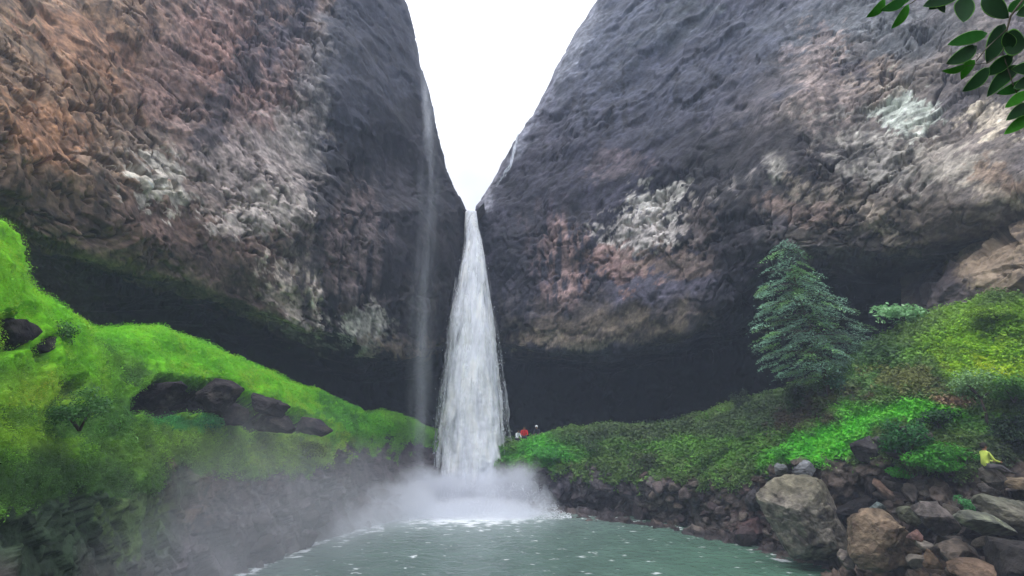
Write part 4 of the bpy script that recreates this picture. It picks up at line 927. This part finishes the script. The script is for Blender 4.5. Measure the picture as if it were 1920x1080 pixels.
BS = [
 ('round dark green bush below the light green sapling', 1712, 672, 24.8, (1.4, .9, .75), 3000, (64, 112, 56), .12),
 ('bluish bush at the foot of the conical tree', 1592, 742, 26.4, (1.1, .8, .65), 2200, (76, 120, 92), .12),
 ('bright fern clump in the middle of the right slope above the boulders', 1785, 888, 20.9, (1.5, .8, .6), 2600, (74, 158, 40), .13),
 ('loose pale green weeds between the conical tree and the yellow-green crest', 1655, 668, 25.6, (1.0, .7, .5), 1500, (96, 136, 72), .12),
 ('olive scrub on the slope below the conical tree', 1555, 772, 26.6, (1.0, .7, .45), 1500, (78, 92, 50), .12),
 ('fresh green tuft at the lower left end of the bright green strip', 1478, 862, 27.2, (1.0, .6, .4), 1500, (82, 170, 48), .12),
 ('dark fern clump in the shadow under the upper edge of the bright strip', 1760, 800, 21.8, (1.1, .6, .4), 1700, (34, 80, 34), .12),
 ('short grassy tuft on the yellow-green crest at the far right', 1880, 600, 22.0, (1.2, .7, .4), 1800, (132, 170, 52), .1),
 ('dark leafy shrub left of the bright fern clump', 1705, 858, 21.6, (1.0, .8, .75), 2600, (44, 110, 46), .13),
 ('small bright grass clump between the block and the fern clump', 1692, 896, 22.6, (.65, .5, .4), 1500, (90, 196, 44), .12),
 ('yellowish shrub on the slope right of the conical tree', 1668, 705, 25.0, (1.1, .7, .45), 2200, (124, 134, 62), .11),
 ('dark bush at the right edge above the seated person', 1925, 840, 20.6, (1.1, .7, .7), 2600, (44, 70, 40), .12),
 ('green weeds at the far right edge below the mossy crest', 1900, 750, 20.6, (1.1, .8, .5), 2200, (84, 140, 52), .11),
 ('sprig of green weeds growing between the big boulders', 1808, 958, 19.6, (.42, .3, .25), 700, (80, 150, 84), .09),
 ('drooping shrub hanging over the pale slab by the water', 1218, 915, 35.0, (1.5, 1, 1.3), 3000, (84, 98, 66), .15),
 ('olive shrub right of the drooping shrub', 1290, 915, 34.0, (1.5, 1, 1.2), 3000, (96, 112, 62), .15),
 ('leafy green shrub on the bank left of the dark upright rock', 1365, 895, 31.5, (1.5, 1, 1.1), 3000, (88, 128, 52), .14),
 ('tall weeds on the ridge left of the conical tree', 1500, 765, 29.0, (1.1, .8, .8), 2200, (70, 92, 60), .13),
 ('low bright shrub on the bank just right of the waterfall', 1040, 868, 39.3, (2.4, 1, .8), 3200, (82, 168, 62), .17),
 ('dull green shrub between the bright one and the drooping shrub', 1130, 862, 38.0, (1.8, 1, .9), 2600, (78, 104, 60), .17),
 ('thin bush on the dark ridge under the overhang', 1395, 770, 33.5, (.8, .6, .8), 1100, (62, 78, 58), .13),
]
for i, (lab, px, py, Y, rad, n, c_, sz) in enumerate(BS):
    bush('bush', lab, 'bush', U(px, py, Y), rad, n, sz, c_, 20 + i)
LBS = [('teal green fern clump hanging under the dark ledge of the left bank', 375, 812, 23.0, (1.2, .6, .5), 2000, (56, 140, 72), .1),
 ('yellow-green bush at the waterside end of the left bank', 570, 862, 29.6, (1.5, .8, .6), 2400, (132, 158, 48), .13),
 ('leafy clump on the shaded left part of the bank', 150, 800, 14.0, (.9, .6, .5), 2400, (74, 128, 52), .08),
 ('tuft of weeds on the crest at the left end of the bank', 95, 655, 15.6, (.7, .5, .45), 1400, (78, 130, 50), .09)]
for i, (lab, px, py, Y, rad, n, c_, sz) in enumerate(LBS):
    bush('bush', lab, 'bush', U(px, py, Y), rad, n, sz, c_, 60 + i)

# ============================================================ foreground branch (top right), leaves one by one
def fore_branch():
    Y = 1.9
    root = empty('leafy_branch', U(1960, -40, Y), 'close leafy branch hanging into the top right corner', 'branch')
    O = Vector(root.location)
    def tw(pts, r0, r1):
        p = [U(x, y, Y + dy) - O for x, y, dy in pts]
        v, f = tube(p, list(np.linspace(r0, r1, len(p))), 6); return mesh_obj('twig', np.array(v), f, M['twig'], root)
    M['twig'] = rock_mat('twig_bark', .8, .3, 40, .3, (64, 58, 44), dist=.002)
    tw([(1990, -60, 0), (1925, -10, 0), (1895, 30, 0), (1888, 55, .0), (1850, 90, -.01), (1830, 115, -.02)], .006, .002)
    tw([(1925, -10, 0), (1760, -30, .02), (1710, 5, .03), (1690, 15, .03)], .004, .0012)
    tw([(1888, 55, 0), (1880, 100, 0), (1900, 160, .0), (1935, 230, .02)], .003, .0015)
    tw([(1880, 100, 0), (1850, 118, 0), (1810, 124, 0)], .002, .001)
    tw([(1935, 120, .02), (1960, 180, .02), (1950, 230, .02)], .003, .0015)
    mats = {k: leaf_mat('leaf_' + k, c, .6, t, .08) for k, c, t in (('deep', (15, 60, 18), .2), ('mid', (30, 100, 20), .35), ('fresh', (60, 140, 26), .45))}
    rim = leaf_mat('leaf_rim', (104, 160, 70), .6, .4, .1)
    def leaf(x0, y0, x1, y1, wpx, m, dy=0., fold=.12):
        n = 9; cv = rng.uniform(-1, 1); fold = fold * rng.uniform(.6, 3); bend = rng.uniform(-.03, .05); a = np.array([x0, y0], float); b = np.array([x1, y1], float); L_ = np.linalg.norm(b - a); d = (b - a) / L_; pn = np.array([-d[1], d[0]])
        top, bot = [], []
        V = []
        for i in range(n + 1):
            t = i / n; w_ = wpx * .5 * (math.sin(math.pi * t ** .8) ** .75 if 0 < t < 1 else 0)
            c = a + d * L_ * t + pn * 5 * cv * math.sin(math.pi * t)
            for s in (-1, -.9, 0, .9, 1):
                q = c + pn * w_ * s; V.append(U(q[0], q[1], Y + dy - fold * abs(s) * w_ / 400 - .01 * t + bend * t * t + .004 * s * cv * math.sin(3 * t)) - O)
        Fc = []
        for i in range(n):
            for k in range(4): Fc.append([i * 5 + k, i * 5 + k + 1, (i + 1) * 5 + k + 1, (i + 1) * 5 + k])
        o = mesh_obj('leaf', np.array(V), Fc, mats[m], root); o.data.materials.append(rim)
        for j, p in enumerate(o.data.polygons):
            if j % 4 in (0, 3): p.material_index = 1
        p.use_smooth = True
        if rng.random() < .03: p.material_index = 1
        so = o.modifiers.new('s', 'SOLIDIFY'); so.thickness = .0006
    LV = [(1702, -8, 1650, 20, 20, 'mid'), (1660, -2, 1624, 33, 17, 'fresh'), (1704, 8, 1671, 54, 17, 'fresh'), (1712, -14, 1668, 8, 18, 'mid'),
      (1815, -6, 1806, 42, 40, 'deep'), (1840, -4, 1892, 34, 42, 'deep'), (1800, -12, 1730, 12, 26, 'deep'), (1745, -8, 1772, 24, 22, 'deep'), (1772, -12, 1742, 18, 24, 'deep'),
      (1890, 22, 1925, -2, 20, 'mid'), (1852, 62, 1776, 84, 24, 'mid'), (1832, 86, 1774, 120, 27, 'deep'), (1812, 122, 1765, 133, 13, 'fresh'), (1828, 112, 1802, 150, 20, 'fresh'),
      (1884, 44, 1850, 120, 36, 'deep'), (1880, 78, 1925, 84, 52, 'deep'), (1856, 126, 1804, 172, 24, 'deep'), (1900, 104, 1846, 142, 26, 'deep'), (1912, 122, 1850, 182, 27, 'deep'),
      (1925, 150, 1868, 176, 20, 'mid'), (1930, 172, 1884, 202, 20, 'fresh'), (1945, 196, 1886, 226, 24, 'deep'), (1940, 215, 1882, 252, 22, 'fresh'), (1950, 150, 1900, 166, 24, 'deep'),
      (1950, 20, 1905, 28, 26, 'deep'), (1895, 92, 1886, 60, 30, 'deep'), (1950, 120, 1896, 130, 26, 'deep')]
    for i, l in enumerate(LV): leaf(*l, dy=(i % 5 - 2) * .012)
fore_branch()

# ============================================================ people
def person(loc, joints, label, shirt, trousers, hairc=(30, 24, 22), scale=1., rotz=0, hat=None, skin=(150, 105, 80)):
    """joints: dict name->(x,y,z,r); bones between them; one skinned surface, materials by body region"""
    J = joints; names = list(J); idx = {n: i for i, n in enumerate(names)}
    E = [('pelvis', 'spine'), ('spine', 'chest'), ('chest', 'neck'), ('neck', 'head'), ('head', 'crown_')]
    for s in 'LR':
        E += [('chest', 'sh' + s), ('sh' + s, 'el' + s), ('el' + s, 'wr' + s), ('wr' + s, 'ha' + s), ('pelvis', 'hip' + s), ('hip' + s, 'kn' + s), ('kn' + s, 'an' + s), ('an' + s, 'toe' + s)]
    me = bpy.data.meshes.new('body_skel'); me.from_pydata([J[n][:3] for n in names], [(idx[a], idx[b]) for a, b in E], [])
    ob = bpy.data.objects.new('tmp', me); C.objects.link(ob)
    sk = ob.modifiers.new('k', 'SKIN'); sub = ob.modifiers.new('s', 'SUBSURF'); sub.levels = 2; sub.render_levels = 2
    for i, n in enumerate(names):
        me.skin_vertices[0].data[i].radius = (J[n][3], J[n][3]); me.skin_vertices[0].data[i].use_root = (n == 'pelvis')
    dg = bpy.context.evaluated_depsgraph_get(); dg.update()
    nm = bpy.data.meshes.new_from_object(ob.evaluated_get(dg)); bpy.data.objects.remove(ob)
    nm.name = 'body'; nm.materials.clear()
    for m_ in (plain('skin', skin, .6), plain('shirt_cloth', shirt, .85), plain('trouser_cloth', trousers, .85), plain('shoe', (40, 38, 38), .7)): nm.materials.append(m_)
    region = {}
    for a, b in E:
        if 'head' in (a, b) or a[:2] == 'wr' : region[(a, b)] = 0
        elif a[:3] == 'hip' or a == 'pelvis' and b[:3] == 'hip' or a[:2] == 'kn': region[(a, b)] = 2
        elif a[:2] == 'an': region[(a, b)] = 3
        else: region[(a, b)] = 1
    for p in nm.polygons:
        p.use_smooth = True; c = p.center; best = 9
        for (a, b), rg in region.items():
            A = Vector(J[a][:3]); Bv = Vector(J[b][:3]); t = max(0, min(1, (c - A).dot(Bv - A) / max(1e-6, (Bv - A).length_squared))); d = (c - A.lerp(Bv, t)).length
            if d < best: best = d; p.material_index = rg
    root = empty('person', loc, label, 'person'); root.scale = (scale,) * 3; root.rotation_euler = (0, 0, rotz)
    bo = bpy.data.objects.new('body', nm); C.objects.link(bo); bo.parent = root
    hd = Vector(J['head'][:3]); cr = Vector(J['crown_'][:3])
    import bmesh
    bm = bmesh.new(); bmesh.ops.create_uvsphere(bm, u_segments=16, v_segments=10, radius=.118)
    for v in list(bm.verts):
        if v.co.z < -.03 and v.co.x > -.02: bm.verts.remove(v)
    h = bpy.data.meshes.new('hair'); bm.to_mesh(h); bm.free(); h.materials.append(plain('hair_' + label[:6], hat or hairc, .8))
    ho = bpy.data.objects.new('cap' if hat else 'hair', h); C.objects.link(ho); ho.parent = root; ho.location = (hd + cr) / 2 + Vector((-.012, 0, .03))
    # nose and eyes
    bm = bmesh.new()
    for (dx, dy, dz, rr) in ((.105, 0, -.02, .016),):
        bmesh.ops.create_icosphere(bm, subdivisions=1, radius=rr)
        for v in bm.verts: v.co += Vector((dx, dy, dz))
    h = bpy.data.meshes.new('nose'); bm.to_mesh(h); bm.free(); h.materials.append(nm.materials[0]); no = bpy.data.objects.new('nose', h); C.objects.link(no); no.parent = root; no.location = (hd + cr) / 2
    for s in (-1, 1):
        bm = bmesh.new(); bmesh.ops.create_icosphere(bm, subdivisions=1, radius=.012)
        h = bpy.data.meshes.new('eye'); bm.to_mesh(h); bm.free(); h.materials.append(plain('eye', (25, 20, 20), .3)); eo = bpy.data.objects.new('eye', h); C.objects.link(eo); eo.parent = root; eo.location = (hd + cr) / 2 + Vector((.09, s * .035, .01))
    return root
def seated(lean=.1, kneeout=.42, shin=(.25, -.38)):   # faces +x; origin under the seat
    J = {'pelvis': (0, 0, .12, .14), 'spine': (lean * .4, 0, .34, .125), 'chest': (lean, 0, .54, .14), 'neck': (lean * 1.3, 0, .68, .05), 'head': (lean * 1.5, 0, .77, .085), 'crown_': (lean * 1.6, 0, .88, .075)}
    for s, k in (('L', 1), ('R', -1)):
        J['sh' + s] = (lean, .19 * k, .60, .06); J['el' + s] = (lean + .12, .24 * k, .34, .045); J['wr' + s] = (lean + .34, .16 * k, .28, .033); J['ha' + s] = (lean + .44, .14 * k, .26, .035)
        J['hip' + s] = (.06, .1 * k, .1, .1); J['kn' + s] = (kneeout, .13 * k, .14, .065); J['an' + s] = (kneeout + shin[0], .13 * k, .14 + shin[1], .045); J['toe' + s] = (kneeout + shin[0] + .2, .14 * k, .10 + shin[1], .035)
    return J
person(U(1849, 880, 19.3), seated(.06, .42, (.30, -.22)), 'person in a lime yellow top and grey trousers sitting sideways on a rock', (196, 214, 92), (92, 88, 92), scale=.95, rotz=R(-6))
def standing():
    J = {'pelvis': (0, 0, .95, .13), 'spine': (.0, 0, 1.12, .115), 'chest': (0, 0, 1.33, .135), 'neck': (.01, 0, 1.49, .05), 'head': (.02, 0, 1.58, .085), 'crown_': (.02, 0, 1.70, .075)}
    for s, k in (('L', 1), ('R', -1)):
        J['sh' + s] = (0, .19 * k, 1.40, .06); J['el' + s] = (.02, .30 * k, 1.14, .045); J['wr' + s] = (.14, .26 * k, .95, .033); J['ha' + s] = (.2, .25 * k, .88, .035)
        J['hip' + s] = (.0, .1 * k, .88, .095); J['kn' + s] = (.04, .12 * k, .48, .065); J['an' + s] = (0, .13 * k, .09, .045); J['toe' + s] = (.18, .15 * k, .05, .035)
    return J
person(U(983, 822, 41.0), {k: (v[0], v[1] * 1.15, v[2], v[3] * 1.15) for k, v in seated(.12, .35, (.1, -.1)).items()}, 'person in a red shirt sitting on the bank just right of the waterfall', (200, 40, 40), (60, 60, 66), rotz=R(-90), scale=.95)
person(U(969, 826, 40.6), seated(.2, .3, (.1, -.1)), 'person in a white top crouching left of the one in red', (225, 228, 232), (46, 46, 56), rotz=R(-60), scale=.85)
person(U(1007, 820, 41.4), seated(.2, .3, (.1, -.1)), 'person in dark clothes and a white cap sitting right of the one in red', (56, 58, 70), (44, 44, 52), rotz=R(-100), scale=.95, hat=(232, 232, 232))

# ============================================================ spray and haze (volumes)
def vol_box(name, lo, hi, build, step=1.0):
    lo, hi = Vector(lo), Vector(hi); c = (lo + hi) / 2; h = (hi - lo) / 2
    V = [(sx * h.x, sy * h.y, sz * h.z) for sx in (-1, 1) for sy in (-1, 1) for sz in (-1, 1)]
    Fc = [[0, 1, 3, 2], [4, 6, 7, 5], [0, 4, 5, 1], [2, 3, 7, 6], [0, 2, 6, 4], [1, 5, 7, 3]]
    m = bpy.data.materials.new(name); m.use_nodes = True; t = m.node_tree; t.nodes.clear()
    build(t, c); m.cycles.volume_step_rate = step; o = mesh_obj(name, np.array(V), Fc, m, None, smooth=False); o.location = c; return tag(o, kind='stuff')
def spray_build(blobs):
    def f(t, c):
        N, L = t.nodes, t.links
        o = N.new('ShaderNodeOutputMaterial'); pv = N.new('ShaderNodeVolumePrincipled'); L.new(pv.outputs[0], o.inputs['Volume'])
        pv.inputs['Color'].default_value = (.93, .95, 1, 1); pv.inputs['Anisotropy'].default_value = 0
        tcn = N.new('ShaderNodeTexCoord'); n1 = N.new('ShaderNodeTexNoise'); n1.inputs['Scale'].default_value = .55; n1.inputs['Detail'].default_value = 3
        L.new(tcn.outputs['Object'], n1.inputs['Vector'])
        tot = None
        for (x, y, z, a, b, h, D) in blobs:
            s1 = N.new('ShaderNodeVectorMath'); s1.operation = 'SUBTRACT'; s1.inputs[1].default_value = (x - c.x, y - c.y, z - c.z); L.new(tcn.outputs['Object'], s1.inputs[0])
            d1 = N.new('ShaderNodeVectorMath'); d1.operation = 'DIVIDE'; d1.inputs[1].default_value = (a, b, h); L.new(s1.outputs[0], d1.inputs[0])
            ln = N.new('ShaderNodeVectorMath'); ln.operation = 'LENGTH'; L.new(d1.outputs[0], ln.inputs[0])
            nm_ = N.new('ShaderNodeMath'); nm_.operation = 'MULTIPLY_ADD'; nm_.inputs[1].default_value = .6; nm_.inputs[2].default_value = -.3; L.new(n1.outputs['Fac'], nm_.inputs[0])
            ad = N.new('ShaderNodeMath'); ad.operation = 'ADD'; L.new(ln.outputs['Value'], ad.inputs[0]); L.new(nm_.outputs[0], ad.inputs[1])
            r = N.new('ShaderNodeMapRange'); r.interpolation_type = 'SMOOTHERSTEP'; r.inputs['From Min'].default_value = 1.05; r.inputs['From Max'].default_value = .35; r.inputs['To Max'].default_value = D
            L.new(ad.outputs[0], r.inputs['Value'])
            if tot is None: tot = r.outputs[0]
            else:
                q = N.new('ShaderNodeMath'); q.operation = 'ADD'; L.new(tot, q.inputs[0]); L.new(r.outputs[0], q.inputs[1]); tot = q.outputs[0]
        L.new(tot, pv.inputs['Density'])
    return f
def X(px, Y, py=930): return float(unp(px, py, Y)[0])
vol_box('spray', (X(360, 30), 26, -.3), (X(1260, 42), 43.4, 5.8), spray_build([
    (X(885, 40), 40.4, .1, 6.0, 2.4, 2.6, 3.2), (X(985, 40), 40.3, .2, 3.8, 2.2, 3.7, 2.8), (X(790, 40), 39.6, .1, 4.6, 2.6, 3.2, 1.6), (X(880, 38), 37.6, -.3, 7.5, 3.4, 1.5, 2.0), (X(700, 37), 36.8, -.2, 6.4, 4.2, 2.9, 1.0), (X(610, 33), 33.4, -.2, 6.2, 4.6, 1.9, .6), (X(500, 29), 29.5, -.2, 5, 4, 1.2, .3)]), .25)
vol_box('mist', (-22, 14, -1), (-4.5, 38, 9.5), spray_build([(-13, 24, 1, 9, 11, 7, .045), (-9, 33, 1, 6, 7, 5, .03), (-14, 18, 0, 7, 7, 5.5, .05)]), .6)
def splash():
    n = 22000
    px = 540 + 530 * rng.random(n)
    t = lambda p: np.interp(p, [540, 620, 700, 760, 820, 870, 940, 965, 985, 1010, 1035, 1055, 1070], [1040, 1006, 962, 926, 898, 888, 896, 886, 880, 888, 918, 962, 990])
    Y0 = np.interp(px, [540, 640, 700, 780, 880, 1000, 1070], [29, 32.3, 34, 35.2, 35.6, 35.4, 36]); th = np.interp(px, [540, 760, 1070], [2, 5.8, 5.2])
    f_ = rng.random(n); Yr = Y0 + f_ * th
    zt = unp(px, t(px), Y0 + th * .6)[:, 2]; zt = np.maximum(zt, .15)
    edge = fbm(np.stack([px / 40, Yr, px * 0], -1), 4)
    z = .75 * zt * (rng.random(n) ** 1.6) * (1 + .35 * edge) * np.clip(1.02 - ((f_ - .6) / .6) ** 2, .03, 1)
    pw = unp(px, 900, Yr); c = np.stack([pw[:, 0], Yr, np.maximum(z, .02)], -1)
    tet = np.array([(1, 0, -.5), (-.5, .87, -.5), (-.5, -.87, -.5), (0, 0, 1)], float)
    s_ = .03 * (.4 + rng.random(n))[:, None, None]
    f = np.array([(0, 1, 3), (1, 2, 3), (2, 0, 3), (0, 2, 1)])
    V = c[:, None, :] + tet[None] * s_
    tag(mesh_obj('splash', V.reshape(-1, 3), (np.arange(n)[:, None, None] * 4 + f[None]).reshape(-1, 3), M['drop'], None), kind='stuff')
splash()
HZ = True
if HZ:
    def hz(t, c):
        N, L = t.nodes, t.links; o = N.new('ShaderNodeOutputMaterial'); pv = N.new('ShaderNodeVolumePrincipled'); L.new(pv.outputs[0], o.inputs['Volume'])
        pv.inputs['Color'].default_value = (.66, .76, 1, 1); pv.inputs['Density'].default_value = .0019
    vol_box('haze', (-402, -402, -4.2), (402, 402, 90), hz)
